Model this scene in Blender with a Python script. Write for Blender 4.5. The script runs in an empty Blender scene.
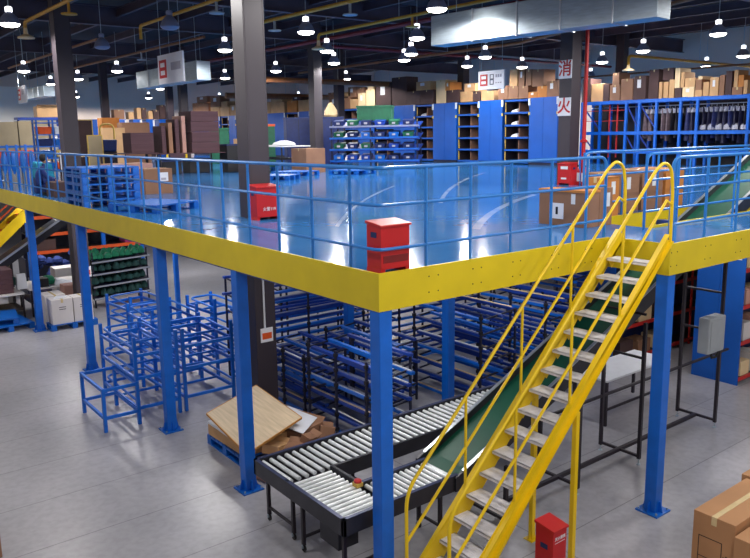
import bpy, bmesh, math, random
from mathutils import Vector, Matrix
random.seed(7)
S = bpy.context.scene
COL = S.collection
PI = math.pi
H = 3.78                      # deck level (top of the yellow fascia)
DK = 3.74                     # walking surface
# ------------------------------------------------------------------ materials
def lin(c):
    c /= 255.0
    return c / 12.92 if c <= .04045 else ((c + .055) / 1.055) ** 2.4
def rgb(r, g, b): return (lin(r), lin(g), lin(b), 1)
MATS = {}
def mat(name, col, rough=.5, metal=0.0, var=.12, scale=6.0, emit=0.0, bump=0.0, spec=.5, coat=0.0, emit_col=None, stretch=None):
    if name in MATS: return MATS[name]
    m = bpy.data.materials.new(name); m.use_nodes = True
    nt = m.node_tree; N = nt.nodes; L = nt.links
    b = N['Principled BSDF']
    c = rgb(*col)
    tc = N.new('ShaderNodeTexCoord'); nz = N.new('ShaderNodeTexNoise')
    nz.inputs['Scale'].default_value = scale; nz.inputs['Detail'].default_value = 3
    if stretch:
        mp = N.new('ShaderNodeMapping'); mp.inputs['Scale'].default_value = stretch
        L.new(tc.outputs['Object'], mp.inputs['Vector']); L.new(mp.outputs['Vector'], nz.inputs['Vector'])
    else:
        L.new(tc.outputs['Object'], nz.inputs['Vector'])
    rp = N.new('ShaderNodeValToRGB')
    rp.color_ramp.elements[0].position = .3; rp.color_ramp.elements[1].position = .72
    rp.color_ramp.elements[0].color = tuple(x * (1 - var) for x in c[:3]) + (1,)
    rp.color_ramp.elements[1].color = tuple(min(1, x * (1 + var)) for x in c[:3]) + (1,)
    L.new(nz.outputs['Fac'], rp.inputs['Fac']); L.new(rp.outputs['Color'], b.inputs['Base Color'])
    b.inputs['Roughness'].default_value = rough; b.inputs['Metallic'].default_value = metal
    b.inputs['Specular IOR Level'].default_value = spec
    if coat: b.inputs['Coat Weight'].default_value = coat
    if emit:
        b.inputs['Emission Color'].default_value = rgb(*(emit_col or col)); b.inputs['Emission Strength'].default_value = emit
    if bump:
        bp_ = N.new('ShaderNodeBump'); bp_.inputs['Strength'].default_value = bump; bp_.inputs['Distance'].default_value = .01
        L.new(nz.outputs['Fac'], bp_.inputs['Height']); L.new(bp_.outputs['Normal'], b.inputs['Normal'])
    MATS[name] = m
    return m
YEL = mat('yellow_paint', (214, 190, 18), .42, var=.07, scale=2)
YELS = mat('yellow_stair_paint', (238, 200, 16), .4, var=.06, scale=3)
BLUE = mat('blue_paint', (8, 102, 206), .4, var=.1, scale=4)
BLUER = mat('blue_rail_paint', (40, 122, 202), .32, var=.08, scale=5)
BLUED = mat('dark_blue_paint', (22, 62, 156), .4, var=.2, scale=4)
BLUEP = mat('blue_plastic', (12, 98, 190), .38, var=.1, scale=3)
PANEL = mat('shelf_panel_blue', (4, 84, 176), .45, var=.1, scale=1.2)
NAVY = mat('navy_tube', (24, 26, 52), .45, var=.2)
BLACKT = mat('black_tube', (34, 26, 36), .42, var=.2)
DARKM = mat('dark_machine_grey', (50, 50, 58), .4, .3, var=.15)
GALV = mat('galvanised_duct', (176, 190, 200), .38, .75, var=.12, scale=3, stretch=(1, 1, 8))
STEEL = mat('roller_steel', (236, 240, 240), .3, .2, var=.08, scale=8)
SILVER = mat('silver_edge', (200, 205, 212), .3, .7, var=.05)
TREAD = mat('tread_grey', (232, 230, 234), .5, .0, var=.14, scale=9)
GREEN = mat('green_belt', (8, 84, 62), .5, var=.12, scale=3)
RED = mat('red_paint', (190, 24, 28), .38, var=.07, scale=3)
REDL = mat('red_shelf_lip', (196, 44, 40), .45, var=.1)
WHITE = mat('white_board', (232, 232, 236), .5, var=.03)
TAGW = mat('white_tag', (222, 224, 226), .6, var=.05)
TAGY = mat('yellow_tag', (214, 178, 84), .6, var=.1)
GREYB = mat('grey_cabinet', (158, 164, 168), .45, var=.05)
COLM = mat('column_paint', (58, 50, 57), .5, var=.08, scale=1.5)
CEIL = mat('dark_roof', (34, 26, 36), .8, var=.2, scale=.4)
BEAM = mat('roof_beam_paint', (72, 62, 74), .55, var=.2, scale=1.2)
PIPEY = mat('yellow_pipe', (206, 150, 40), .45, var=.12)
PIPER = mat('red_pipe', (120, 34, 42), .5, var=.1)
PIPEB = mat('brown_pipe', (150, 96, 56), .55, var=.15)
LAMP = mat('lamp_diffuser', (255, 250, 240), .5, emit=14.0, var=.01)
CAPM = mat('lamp_cap', (245, 245, 250), .5, emit=3.0, var=.01)
SHADE = mat('lamp_shade_grey', (140, 146, 172), .45, .2, var=.06)
TANC = mat('carton_tan', (204, 160, 112), .75, var=.1, scale=2)
BIGC = mat('carton_kraft', (180, 132, 90), .75, var=.08, scale=2)
BRNC = mat('carton_brown', (146, 106, 80), .78, var=.1, scale=2)
DRKC = mat('carton_dark', (78, 56, 54), .8, var=.15, scale=2)
PALC = mat('carton_pale', (232, 204, 158), .75, var=.06, scale=2)
CAPD = mat('frame_cap_grey', (58, 66, 100), .35, .3, var=.1)
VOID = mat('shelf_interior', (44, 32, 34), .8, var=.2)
GINC = mat('carton_ginger', (198, 126, 58), .75, var=.1, scale=2)
PNKC = mat('carton_pinkish', (190, 144, 130), .78, var=.08, scale=2)
WHTC = mat('carton_white', (214, 208, 206), .7, var=.05, scale=2)
PLUMC = mat('carton_plum', (82, 54, 60), .8, var=.2, scale=3, stretch=(.4, .4, 14))
CART = dict(tan=TANC, brown=BRNC, dark=DRKC, pale=PALC, ginger=GINC)
TAPE = mat('packing_tape', (214, 190, 140), .2, var=.1)
INK = mat('black_ink', (26, 24, 28), .6, var=.1)
FADE = mat('grey_ink', (176, 172, 180), .6, var=.05)
PLY = mat('plywood', (206, 184, 152), .6, var=.14, scale=3, stretch=(9, .7, 3))
PLYE = mat('plywood_edge', (196, 136, 62), .6, var=.12)
PAPER = mat('white_sheet', (224, 226, 232), .6, var=.04)
GRNT = mat('green_textile', (18, 120, 84), .7, var=.3, scale=9)
GRND = mat('dark_green_textile', (14, 62, 60), .75, var=.35, scale=9)
GRNB = mat('green_bin', (12, 92, 62), .5, var=.15)
NAVYB = mat('navy_bin', (16, 36, 92), .5, var=.15)
ORG = mat('orange_beam', (226, 88, 30), .5, var=.1)
TEAL = mat('teal_cloth', (24, 130, 160), .8, var=.2)
MAUVE = mat('magenta_cloth', (160, 50, 110), .8, var=.2)
HAIR = mat('black_hair', (22, 18, 20), .6, var=.2)
SKIN = mat('skin', (196, 146, 118), .6, var=.05)
WORK = mat('blue_work_jacket', (24, 46, 110), .8, var=.2)
TROU = mat('dark_trousers', (26, 28, 44), .8, var=.2)
SHOE = mat('black_shoe', (20, 20, 22), .5)
CLEAR = mat('plastic_film', (170, 172, 186), .22, var=.3, scale=14)
GARM = [mat('garment_navy', (26, 26, 54), .45, var=.45, scale=7), mat('garment_black', (18, 16, 24), .45, var=.4, scale=7),
        mat('garment_taupe', (108, 92, 98), .5, var=.3, scale=7), mat('garment_blue', (40, 48, 96), .45, var=.4, scale=7)]
WALLG = mat('wall_grey', (226, 206, 188), .8, var=.06, scale=.3)
WALLB = mat('wall_bluish', (220, 206, 194), .8, var=.05, scale=.3)
WALL_LIT = mat('wall_lit_white', (244, 238, 224), .8, var=.03, scale=.3)  # whiter than the grey wall to paint in the light falling there
BEIGE = mat('beige_board', (168, 150, 118), .75, var=.1, scale=1.5)
RUB = mat('black_rubber', (18, 18, 20), .6)

def floor_mat():
    m = bpy.data.materials.new('polished_concrete'); m.use_nodes = True
    nt = m.node_tree; N = nt.nodes; L = nt.links; b = N['Principled BSDF']
    g = N.new('ShaderNodeNewGeometry')
    n1 = N.new('ShaderNodeTexNoise'); n1.inputs['Scale'].default_value = .45; n1.inputs['Detail'].default_value = 2.5
    n2 = N.new('ShaderNodeTexNoise'); n2.inputs['Scale'].default_value = 9; n2.inputs['Detail'].default_value = 5
    L.new(g.outputs['Position'], n1.inputs['Vector']); L.new(g.outputs['Position'], n2.inputs['Vector'])
    r1 = N.new('ShaderNodeValToRGB'); r1.color_ramp.elements[0].position = .3; r1.color_ramp.elements[1].position = .7
    r1.color_ramp.elements[0].color = rgb(152, 151, 156); r1.color_ramp.elements[1].color = rgb(174, 172, 178)
    L.new(n1.outputs['Fac'], r1.inputs['Fac'])
    r2 = N.new('ShaderNodeValToRGB'); r2.color_ramp.elements[0].position = .25; r2.color_ramp.elements[1].position = .6
    r2.color_ramp.elements[0].color = (.82, .82, .82, 1); r2.color_ramp.elements[1].color = (1, 1, 1, 1)
    L.new(n2.outputs['Fac'], r2.inputs['Fac'])
    mx = N.new('ShaderNodeMix'); mx.data_type = 'RGBA'; mx.blend_type = 'MULTIPLY'; mx.inputs['Factor'].default_value = 1
    L.new(r1.outputs['Color'], mx.inputs['A']); L.new(r2.outputs['Color'], mx.inputs['B'])
    # saw-cut joints of the slab, every 1.3 m across the aisle and 6 m along it
    sx = N.new('ShaderNodeSeparateXYZ'); L.new(g.outputs['Position'], sx.inputs['Vector'])
    def joint(axis, period, off, wd):
        a = N.new('ShaderNodeMath'); a.operation = 'ADD'; a.inputs[1].default_value = off; L.new(sx.outputs[axis], a.inputs[0])
        md = N.new('ShaderNodeMath'); md.operation = 'PINGPONG'; md.inputs[1].default_value = period / 2; L.new(a.outputs[0], md.inputs[0])
        lt = N.new('ShaderNodeMath'); lt.operation = 'LESS_THAN'; lt.inputs[1].default_value = wd; L.new(md.outputs[0], lt.inputs[0])
        return lt
    j1 = joint('Y', 1.35, .45, .008); j2 = joint('X', 6.0, 3.6, .008)
    mxx = N.new('ShaderNodeMath'); mxx.operation = 'MAXIMUM'; L.new(j1.outputs[0], mxx.inputs[0]); L.new(j2.outputs[0], mxx.inputs[1])
    sc = N.new('ShaderNodeMath'); sc.operation = 'MULTIPLY'; sc.inputs[1].default_value = .55; L.new(mxx.outputs[0], sc.inputs[0])
    m2 = N.new('ShaderNodeMix'); m2.data_type = 'RGBA'; L.new(sc.outputs[0], m2.inputs['Factor'])
    L.new(mx.outputs['Result'], m2.inputs['A']); m2.inputs['B'].default_value = rgb(70, 66, 66)
    L.new(m2.outputs['Result'], b.inputs['Base Color'])
    rr = N.new('ShaderNodeMapRange'); rr.inputs['To Min'].default_value = .26; rr.inputs['To Max'].default_value = .36
    L.new(n1.outputs['Fac'], rr.inputs['Value']); L.new(rr.outputs['Result'], b.inputs['Roughness'])
    b.inputs['Specular IOR Level'].default_value = .5
    return m
FLOOR = floor_mat()
def deck_mat():
    m = bpy.data.materials.new('blue_epoxy_deck'); m.use_nodes = True
    nt = m.node_tree; N = nt.nodes; L = nt.links; b = N['Principled BSDF']
    g = N.new('ShaderNodeNewGeometry')
    n1 = N.new('ShaderNodeTexNoise'); n1.inputs['Scale'].default_value = .7; n1.inputs['Detail'].default_value = 5
    L.new(g.outputs['Position'], n1.inputs['Vector'])
    r1 = N.new('ShaderNodeValToRGB'); r1.color_ramp.elements[0].position = .3; r1.color_ramp.elements[1].position = .7
    r1.color_ramp.elements[0].color = rgb(44, 106, 168); r1.color_ramp.elements[1].color = rgb(58, 120, 182)
    L.new(n1.outputs['Fac'], r1.inputs['Fac'])
    # long thin arcs, paler than the rest of the deck colour
    col = r1.outputs['Color']
    def math_(op, a, v):
        q = N.new('ShaderNodeMath'); q.operation = op; L.new(a, q.inputs[0])
        if isinstance(v, (int, float)): q.inputs[1].default_value = v
        else: L.new(v, q.inputs[1])
        return q.outputs[0]
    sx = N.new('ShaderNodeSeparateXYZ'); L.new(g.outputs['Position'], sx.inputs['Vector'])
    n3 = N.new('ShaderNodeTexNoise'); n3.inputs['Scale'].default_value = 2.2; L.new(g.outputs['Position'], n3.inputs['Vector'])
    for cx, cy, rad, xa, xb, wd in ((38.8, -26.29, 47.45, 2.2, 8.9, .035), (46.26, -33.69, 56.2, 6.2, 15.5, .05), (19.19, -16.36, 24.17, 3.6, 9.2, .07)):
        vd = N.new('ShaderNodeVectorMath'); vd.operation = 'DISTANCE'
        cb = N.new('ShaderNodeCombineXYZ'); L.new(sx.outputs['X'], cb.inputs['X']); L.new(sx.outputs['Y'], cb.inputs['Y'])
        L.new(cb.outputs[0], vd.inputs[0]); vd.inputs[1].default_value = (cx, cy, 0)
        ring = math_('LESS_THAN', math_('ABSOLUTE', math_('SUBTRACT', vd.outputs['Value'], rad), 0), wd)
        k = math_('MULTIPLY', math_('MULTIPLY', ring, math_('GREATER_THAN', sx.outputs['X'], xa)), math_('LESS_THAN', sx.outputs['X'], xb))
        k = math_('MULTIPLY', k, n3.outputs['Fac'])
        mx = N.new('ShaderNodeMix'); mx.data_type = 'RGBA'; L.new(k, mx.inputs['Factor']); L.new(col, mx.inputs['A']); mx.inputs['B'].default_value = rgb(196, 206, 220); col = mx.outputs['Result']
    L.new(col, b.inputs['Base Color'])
    b.inputs['Roughness'].default_value = .1; b.inputs['Specular IOR Level'].default_value = .06
    n2 = N.new('ShaderNodeTexNoise'); n2.inputs['Scale'].default_value = 1.6; L.new(g.outputs['Position'], n2.inputs['Vector'])
    bu = N.new('ShaderNodeBump'); bu.inputs['Strength'].default_value = .12; bu.inputs['Distance'].default_value = .03
    L.new(n2.outputs['Fac'], bu.inputs['Height']); L.new(bu.outputs['Normal'], b.inputs['Normal'])
    return m
DECK = deck_mat()
# ------------------------------------------------------------------ mesh building
class MB:
    def __init__(s): s.v = []; s.f = []
    def add(s, vs, fs):
        o = len(s.v); s.v += [tuple(v) for v in vs]; s.f += [tuple(i + o for i in f) for f in fs]; return s
    def box(s, x0, y0, z0, x1, y1, z1):
        x0, x1 = min(x0, x1), max(x0, x1); y0, y1 = min(y0, y1), max(y0, y1); z0, z1 = min(z0, z1), max(z0, z1)
        return s.add([(x0, y0, z0), (x1, y0, z0), (x1, y1, z0), (x0, y1, z0), (x0, y0, z1), (x1, y0, z1), (x1, y1, z1), (x0, y1, z1)],
                     [(0, 3, 2, 1), (4, 5, 6, 7), (0, 1, 5, 4), (1, 2, 6, 5), (2, 3, 7, 6), (3, 0, 4, 7)])
    def hexa(s, p):           # 8 points: bottom loop then top loop
        return s.add(p, [(0, 3, 2, 1), (4, 5, 6, 7), (0, 1, 5, 4), (1, 2, 6, 5), (2, 3, 7, 6), (3, 0, 4, 7)])
    def bar(s, a, b, w, h, up=(0, 0, 1)):   # rectangular bar from a to b
        a, b = Vector(a), Vector(b); d = (b - a).normalized(); u = Vector(up)
        if abs(d.dot(u)) > .98: u = Vector((1, 0, 0))
        r = d.cross(u).normalized(); u = r.cross(d)
        p = []
        for e in (a, b): p += [e - r * w / 2 - u * h / 2, e + r * w / 2 - u * h / 2, e + r * w / 2 + u * h / 2, e - r * w / 2 + u * h / 2]
        return s.hexa(p)
    def tube(s, pts, r, n=8, cap=True):
        pts = [Vector(p) for p in pts]; o = len(s.v); rings = []
        d0 = (pts[1] - pts[0]).normalized(); ref = Vector((0, 0, 1)) if abs(d0.z) < .9 else Vector((1, 0, 0))
        u = d0.cross(ref).normalized()
        for i, p in enumerate(pts):
            if i == 0: d = d0
            elif i == len(pts) - 1: d = (pts[i] - pts[i - 1]).normalized()
            else: d = ((pts[i] - pts[i - 1]).normalized() + (pts[i + 1] - pts[i]).normalized()).normalized()
            u = (u - d * u.dot(d)).normalized(); w = d.cross(u)
            k = 1.0
            if 0 < i < len(pts) - 1: k = 1 / max(.5, d.dot((pts[i + 1] - pts[i]).normalized()))
            for j in range(n):
                t = 2 * PI * j / n; s.v.append(tuple(p + (u * math.cos(t) + w * math.sin(t)) * r * (k if k < 1.2 else 1.1)))
        for i in range(len(pts) - 1):
            for j in range(n):
                a = o + i * n + j; b = o + i * n + (j + 1) % n; s.f.append((a, b, b + n, a + n))
        if cap:
            s.f.append(tuple(o + j for j in reversed(range(n)))); e = o + (len(pts) - 1) * n; s.f.append(tuple(e + j for j in range(n)))
        return s
    def lathe(s, prof, c=(0, 0, 0), n=16):
        o = len(s.v)
        for r, z in prof:
            for j in range(n):
                t = 2 * PI * j / n; s.v.append((c[0] + r * math.cos(t), c[1] + r * math.sin(t), c[2] + z))
        for i in range(len(prof) - 1):
            for j in range(n):
                a = o + i * n + j; b = o + i * n + (j + 1) % n; s.f.append((a, b, b + n, a + n))
        s.f.append(tuple(o + j for j in reversed(range(n)))); e = o + (len(prof) - 1) * n; s.f.append(tuple(e + j for j in range(n)))
        return s
    def xz(s, poly, y0, y1):    # prism of an x-z polygon
        n = len(poly)
        return s.add([(x, y0, z) for x, z in poly] + [(x, y1, z) for x, z in poly],
                     [tuple(range(n)), tuple(range(2 * n - 1, n - 1, -1))] + [(i, i + n, (i + 1) % n + n, (i + 1) % n) for i in range(n)])
    def yz(s, poly, x0, x1):
        n = len(poly)
        return s.add([(x0, y, z) for y, z in poly] + [(x1, y, z) for y, z in poly],
                     [tuple(range(n)), tuple(range(2 * n - 1, n - 1, -1))] + [(i, i + n, (i + 1) % n + n, (i + 1) % n) for i in range(n)])
    def turn(s, rz, c=(0, 0)):
        k, q = math.cos(rz), math.sin(rz)
        s.v = [(c[0] + (x - c[0]) * k - (y - c[1]) * q, c[1] + (x - c[0]) * q + (y - c[1]) * k, z) for x, y, z in s.v]; return s
def fillet(pts, r, n=5):
    pts = [Vector(p) for p in pts]; out = [pts[0]]
    for i in range(1, len(pts) - 1):
        a = (pts[i - 1] - pts[i]); b = (pts[i + 1] - pts[i]); k = min(r, a.length * .45, b.length * .45)
        A = pts[i] + a.normalized() * k; B = pts[i] + b.normalized() * k
        for j in range(n + 1):
            t = j / n; out.append(A * (1 - t) ** 2 + pts[i] * 2 * t * (1 - t) + B * t ** 2)
    out.append(pts[-1]); return out
def mk(name, mb, m, parent=None, bev=0.0, smooth=False, loc=None, rz=0.0):
    """One mesh object. mb is in the parent's local frame (or world when there is no parent)."""
    bm = bmesh.new(); vs = [bm.verts.new(v) for v in mb.v]
    for f in mb.f:
        try: bm.faces.new([vs[i] for i in f])
        except ValueError: pass
    bmesh.ops.recalc_face_normals(bm, faces=bm.faces)
    if bev:
        es = [e for e in bm.edges if len(e.link_faces) == 2 and e.calc_face_angle(0) > .6]
        bmesh.ops.bevel(bm, geom=es, offset=bev, segments=2, affect='EDGES', profile=.6, clamp_overlap=True)
    me = bpy.data.meshes.new(name); bm.to_mesh(me); bm.free()
    if smooth:
        for p in me.polygons: p.use_smooth = True
        try: me.set_sharp_from_angle(angle=.7)
        except Exception: pass
    me.materials.append(m)
    o = bpy.data.objects.new(name, me); COL.objects.link(o)
    if parent: o.parent = parent
    if loc: o.location = loc
    if rz: o.rotation_euler.z = rz
    return o
def tag(o, label=None, cat=None, group=None, kind=None):
    if label: o['label'] = label
    if cat: o['category'] = cat
    if group: o['group'] = group
    if kind: o['kind'] = kind
    return o
def thing(name, label, cat, loc=(0, 0, 0), rz=0.0, group=None, kind=None):
    o = bpy.data.objects.new(name, None); COL.objects.link(o); o.location = loc; o.rotation_euler.z = rz; o.empty_display_size = .1
    return tag(o, label, cat, group, kind)
def base_origin(o):
    """moves a one-mesh thing's origin to the middle of its base"""
    me = o.data; xs = [v.co for v in me.vertices]
    lo = Vector((min(c.x for c in xs), min(c.y for c in xs), min(c.z for c in xs))); hi = Vector((max(c.x for c in xs), max(c.y for c in xs), lo.z))
    c = (lo + hi) / 2; c.z = lo.z; me.transform(Matrix.Translation(-c)); o.location = c; return o
def single(name, mb, m, label, cat, group=None, bev=0.0, smooth=False, kind=None):
    o = mk(name, mb, m, bev=bev, smooth=smooth); base_origin(o); return tag(o, label, cat, group, kind)
def dup(root, loc, rz=None, label=None, group=None):
    r = root.copy(); COL.objects.link(r); r.location = loc
    if rz is not None: r.rotation_euler.z = rz
    if label: r['label'] = label
    if group: r['group'] = group
    for ch in list(root.children):
        c = ch.copy(); COL.objects.link(c); c.parent = r
        for g in list(ch.children):
            d = g.copy(); COL.objects.link(d); d.parent = c
    return r
ORD = ('first second third fourth fifth sixth seventh eighth ninth tenth eleventh twelfth thirteenth fourteenth fifteenth sixteenth seventeenth eighteenth '
       'nineteenth twentieth').split()
def nth(i):
    if i < 20: return ORD[i]
    if i == 29: return 'thirtieth'
    return ('twenty-' + ORD[i - 20]) if i < 29 else ('thirty-' + ORD[i - 30])
def struct(name, mb, m, label=None, cat=None, **k):
    o = mk(name, mb, m, **k); base_origin(o); return tag(o, label, cat, None, 'structure')
def text(body, size, parent, m, loc, rot, name='lettering', extrude=.002, bold=.0):
    c = bpy.data.curves.new(name, 'FONT'); c.body = body; c.size = size; c.align_x = 'CENTER'; c.align_y = 'CENTER'; c.extrude = extrude; c.offset = bold; c.resolution_u = 3
    t = bpy.data.objects.new(name, c); COL.objects.link(t)
    me = bpy.data.meshes.new_from_object(t.evaluated_get(bpy.context.evaluated_depsgraph_get())); bpy.data.objects.remove(t)
    me.name = name; me.materials.clear(); me.materials.append(m)
    o = bpy.data.objects.new(name, me); COL.objects.link(o); o.parent = parent; o.location = loc; o.rotation_euler = rot
    return o
FACE_NX = (PI / 2, 0, -PI / 2)     # lettering on a face that looks towards -X
FACE_NY = (PI / 2, 0, 0)           # lettering on a face that looks towards -Y

# ================================================================== SETTING
struct('floor', MB().box(-12, -14, -.2, 34.3, 56.3, 0), FLOOR, 'grey polished concrete warehouse floor with saw-cut joints', 'floor')
struct('ceiling', MB().box(-12, -14, 10.3, 34.3, 56.3, 10.5), CEIL, 'dark warehouse roof high above the platform', 'ceiling')
struct('wall_back', MB().box(-12, 56, 0, 34.3, 56.3, 10.3), WALLG, 'grey end wall behind the far shelving', 'wall')
struct('wall_right', MB().box(34, -14, 0, 34.3, 56, 10.3), WALLB, 'bluish wall behind the garment racks', 'wall')
struct('wall_lit_segment', MB().box(-10, 48, 0, 9.7, 48.3, 8.6), WALL_LIT, 'wall segment beyond the beige boards, whitened for the light on it', 'wall')  # added segment whose whiter paint stands in for the lit wall
# raised platform
OX0, OX1, OY0, OY1 = 5.6, 22.0, .30, 1.5         # opening for the belt conveyor
XS_ = 4.07                                       # where the walkway steps forward
dk = MB()
dk.box(.035, .035, DK - .12, XS_ + .035, 55.9, DK); dk.box(XS_ + .035, -.87, DK - .12, OX0, 55.9, DK)
dk.box(OX0, -.87, DK - .12, 33.9, OY0, DK); dk.box(OX0, OY1, DK - .12, 33.9, 55.9, DK)
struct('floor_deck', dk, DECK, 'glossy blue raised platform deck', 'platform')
FH = .416
def fascia(name, a, b, label, bolts):
    t = thing(name, label, 'platform edge', (a[0], a[1], H - FH), kind='structure')
    dx, dy = b[0] - a[0], b[1] - a[1]; L = math.hypot(dx, dy); ux, uy = dx / L, dy / L; nx, ny = -uy, ux
    m = MB(); q = [(0, 0), (dx, dy), (dx + nx * .03, dy + ny * .03), (nx * .03, ny * .03)]
    m.hexa([(x, y, 0) for x, y in q] + [(x, y, FH) for x, y in q]); mk('fascia_plate', m, YEL, t)
    for s_ in bolts:
        for e in (-.07, .07):
            for z in (.12, .3):
                c = (ux * (s_ + e) - nx * .004, uy * (s_ + e) - ny * .004, z)
                mk('bolt', MB().tube([c, (c[0] + nx * .012, c[1] + ny * .012, z)], .009, 6), INK, t)
    return t
fascia('trim_fascia', (0, 55.9), (0, .031), 'yellow platform edge plate on the long side with five blue columns', [])
fascia('trim_fascia', (0, 0), (XS_ - .001, 0), 'yellow platform edge plate between the red box corner and the stair', [.78, 1.47, 2.16, 2.9, 3.6])
fascia('trim_fascia', (XS_, -.91), (30, -.91), 'yellow platform edge plate of the walkway beside the stair head', [.1, .95, 1.8, 2.7])
fascia('trim_fascia', (XS_, -.002), (XS_, -.879), 'short yellow plate under the landing at the stair head', [])
fascia('trim_fascia', (OX1, OY1), (OX0, OY1), 'yellow edge plate along the far side of the belt opening', [])
fascia('trim_fascia', (OX0, OY0), (OX1, OY0), 'yellow edge plate along the near side of the belt opening', [])
# steel under the deck
for i, x in enumerate((.09, 3.9, 7.7, 11.5)):
    struct('beam_joist', MB().box(x - .07, .1, DK - .4, x + .07, 30, DK - .13), BLUED, 'blue joist under the deck, %s from the long edge' % nth(i), 'beam')
def col_blue(x, y, label, s=.175, top=H - FH + .04):
    t = thing('column_blue', label, 'column', (x, y, 0), kind='structure')
    m = MB().box(-s / 2, -s / 2, .02, s / 2, s / 2, top); mk('shaft', m, BLUE, t, bev=.012)
    mk('base_plate', MB().box(-.17, -.17, 0, .17, .17, .022), BLUEP, t, bev=.004)
    g = MB()
    for a in range(4):
        k = MB().hexa([(s / 2, -.006, .022), (.15, -.006, .022), (.15, .006, .022), (s / 2, .006, .022), (s / 2, -.006, .17), (s / 2 + .03, -.006, .17), (s / 2 + .03, .006, .17), (s / 2, .006, .17)])
        k.turn(a * PI / 2); g.add(k.v, k.f)
    mk('gusset_rib', g, BLUE, t)
    for sx in (-1, 1):
        for sy in (-1, 1): mk('anchor_bolt', MB().tube([(sx * .135, sy * .135, .02), (sx * .135, sy * .135, .05)], .014, 6), GALV, t)
    return t
c_ = .1
col_blue(c_, c_, 'blue column under the platform corner with the red box')
col_blue(c_, 3.364, 'blue column beside the pallet of boards')
col_blue(c_, 6.297, 'blue column in front of the tube carts')
col_blue(c_, 10.813, 'blue column between the tube carts and the green cart')
col_blue(c_, 15.356, 'blue column beside the white cartons and blue pallets')
col_blue(XS_ + .1, -.81, 'blue column next to the stair head, its base plate on open floor')
col_blue(4.62, 3.8, 'blue column behind the roller conveyor')
col_blue(4.62, 7.0, 'blue column standing between the front and back tube racks', s=.175)
col_blue(3.4, 13.6, 'slim blue column behind the tube carts', s=.12)
# dark building columns (H sections)
def col_dark(x, y, label, s=.42, z0=0):
    t = thing('column_steel', label, 'column', (x, y, z0), kind='structure')
    h = s / 2; m = MB()
    m.box(-h, -h, 0, -h + .03, h, 10.25 - z0); m.box(h - .03, -h, 0, h, h, 10.25 - z0); m.box(-h + .03, -.03, 0, h - .03, .03, 10.25 - z0)
    m.box(-h + .03, -h, 0, h - .03, -h + .012, 10.25 - z0)
    mk('shaft', m, COLM, t, bev=.005); return t
cB = col_dark(1.93, 6.14, 'dark steel column standing by the red box near the long railing')
col_dark(1.42, 15.74, 'dark steel column by the blue pallet stack and white cartons')
cC = col_dark(12.75, 7.45, 'dark steel column with two red character signs')
for i, (x, y) in enumerate([(13.1, 20.95), (19.0, 27.57), (10.63, 40.52), (13.12, 34.62), (15.81, 42.99), (22.6, 21.7), (27.7, 15.93), (23.17, 7.0)]):
    col_dark(x, y, 'dark steel column ' + ['beside the flow rack with the green crate', 'standing among the far cartons, beyond the flow rack column', 'before the grey end wall above the desks',
             'behind the tall dark carton stack', 'slim and far off, beside the tall dark carton stack', 'behind the small hanging sign over the shelving', 'behind the garment rack cartons', 'cut by the picture edge at the garment rack'][i])
mk('conduit', MB().tube([(-.04, -.232, 1.66), (-.04, -.232, 3.5)], .02, 6), TAGW, cB)
lb = mk('switch_plate', MB().box(-.13, -.235, 1.39, .13, -.212, 1.66), WHITE, cB, bev=.005)
mk('orange_mark', MB().box(-.1, -.239, 1.45, .1, -.234, 1.57), ORG, lb)
# ------------------------------------------------------------------ roof steel
for i, y in enumerate((6.3, 16.4, 22.5, 33.0, 44.0)):
    m = MB().box(-12, y - .12, 9.3, 33.9, y + .12, 9.34); m.box(-12, y - .015, 9.34, 33.9, y + .015, 9.95); m.box(-12, y - .12, 9.95, 33.9, y + .12, 10.0)
    struct('beam_girder', m, BEAM, 'dark roof girder running across the hall, %s from the stair' % nth(i), 'beam')
for i in range(14):
    x = -1.5 + i * 2.3
    m = MB().box(x - .06, -10, 9.62, x + .06, 55.9, 9.65); m.box(x - .012, -10, 9.65, x + .012, 55.9, 9.9); m.box(x - .06, -10, 9.9, x + .06, 55.9, 9.93)
    struct('beam_purlin', m, BEAM, 'dark roof purlin running down the hall, %s from the long edge' % nth(i), 'beam')
def pipe(pts, r, m, label, nozzle=None, drops=()):
    t = thing('sprinkler_pipe', label, 'pipe', pts[0])
    o = Vector(pts[0]); mk('pipe_run', MB().tube([Vector(p) - o for p in fillet(pts, .15)], r, 8), m, t, smooth=True)
    for (x, y, z) in drops:
        mk('sprinkler_head', MB().tube([(x - o.x, y - o.y, z - o.z), (x - o.x, y - o.y, z - o.z - .3)], r * .7, 6).lathe([(.02, 0), (.2, -.02), (.2, -.05), (.02, -.06)], (x - o.x, y - o.y, z - o.z - .28), 8), m if nozzle else GALV, t)
        mk('hanger_rod', MB().tube([(x - o.x, y - o.y + .6, z - o.z), (x - o.x, y - o.y + .6, 9.9 - o.z)], .012, 5), GALV, t)
    if not drops:
        for f in (.25, .75):
            q = [Vector(p) for p in pts]; q = q[-2].lerp(q[-1], f) - o; mk('hanger_rod', MB().tube([q, (q.x, q.y, 10.3 - o.z)], .012, 5), GALV, t)
    if nozzle:
        x, y, z = nozzle
        mk('nozzle_cone', MB().lathe([(.05, .28), (.07, .1), (.24, .02), (.24, -.02), (.03, -.03)], (x - o.x, y - o.y, z - o.z), 14), PALC, t, smooth=True)
pipe([(1.1, 18.1, 8.25), (1.1, 18.1, 8.6), (1.2, 6.0, 8.6)], .05, PIPEY, 'yellow pipe ending in a pale cone by the first dark column', (1.1, 18.1, 8.15), [(1.15, 13.9, 8.6)])
pipe([(4.18, 17.1, 8.2), (4.18, 17.1, 8.6), (4.1, 5.0, 8.6)], .05, PIPEY, 'yellow pipe over the large hanging sign, bent down at its end', None, [(4.15, 11.8, 8.6)])
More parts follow.
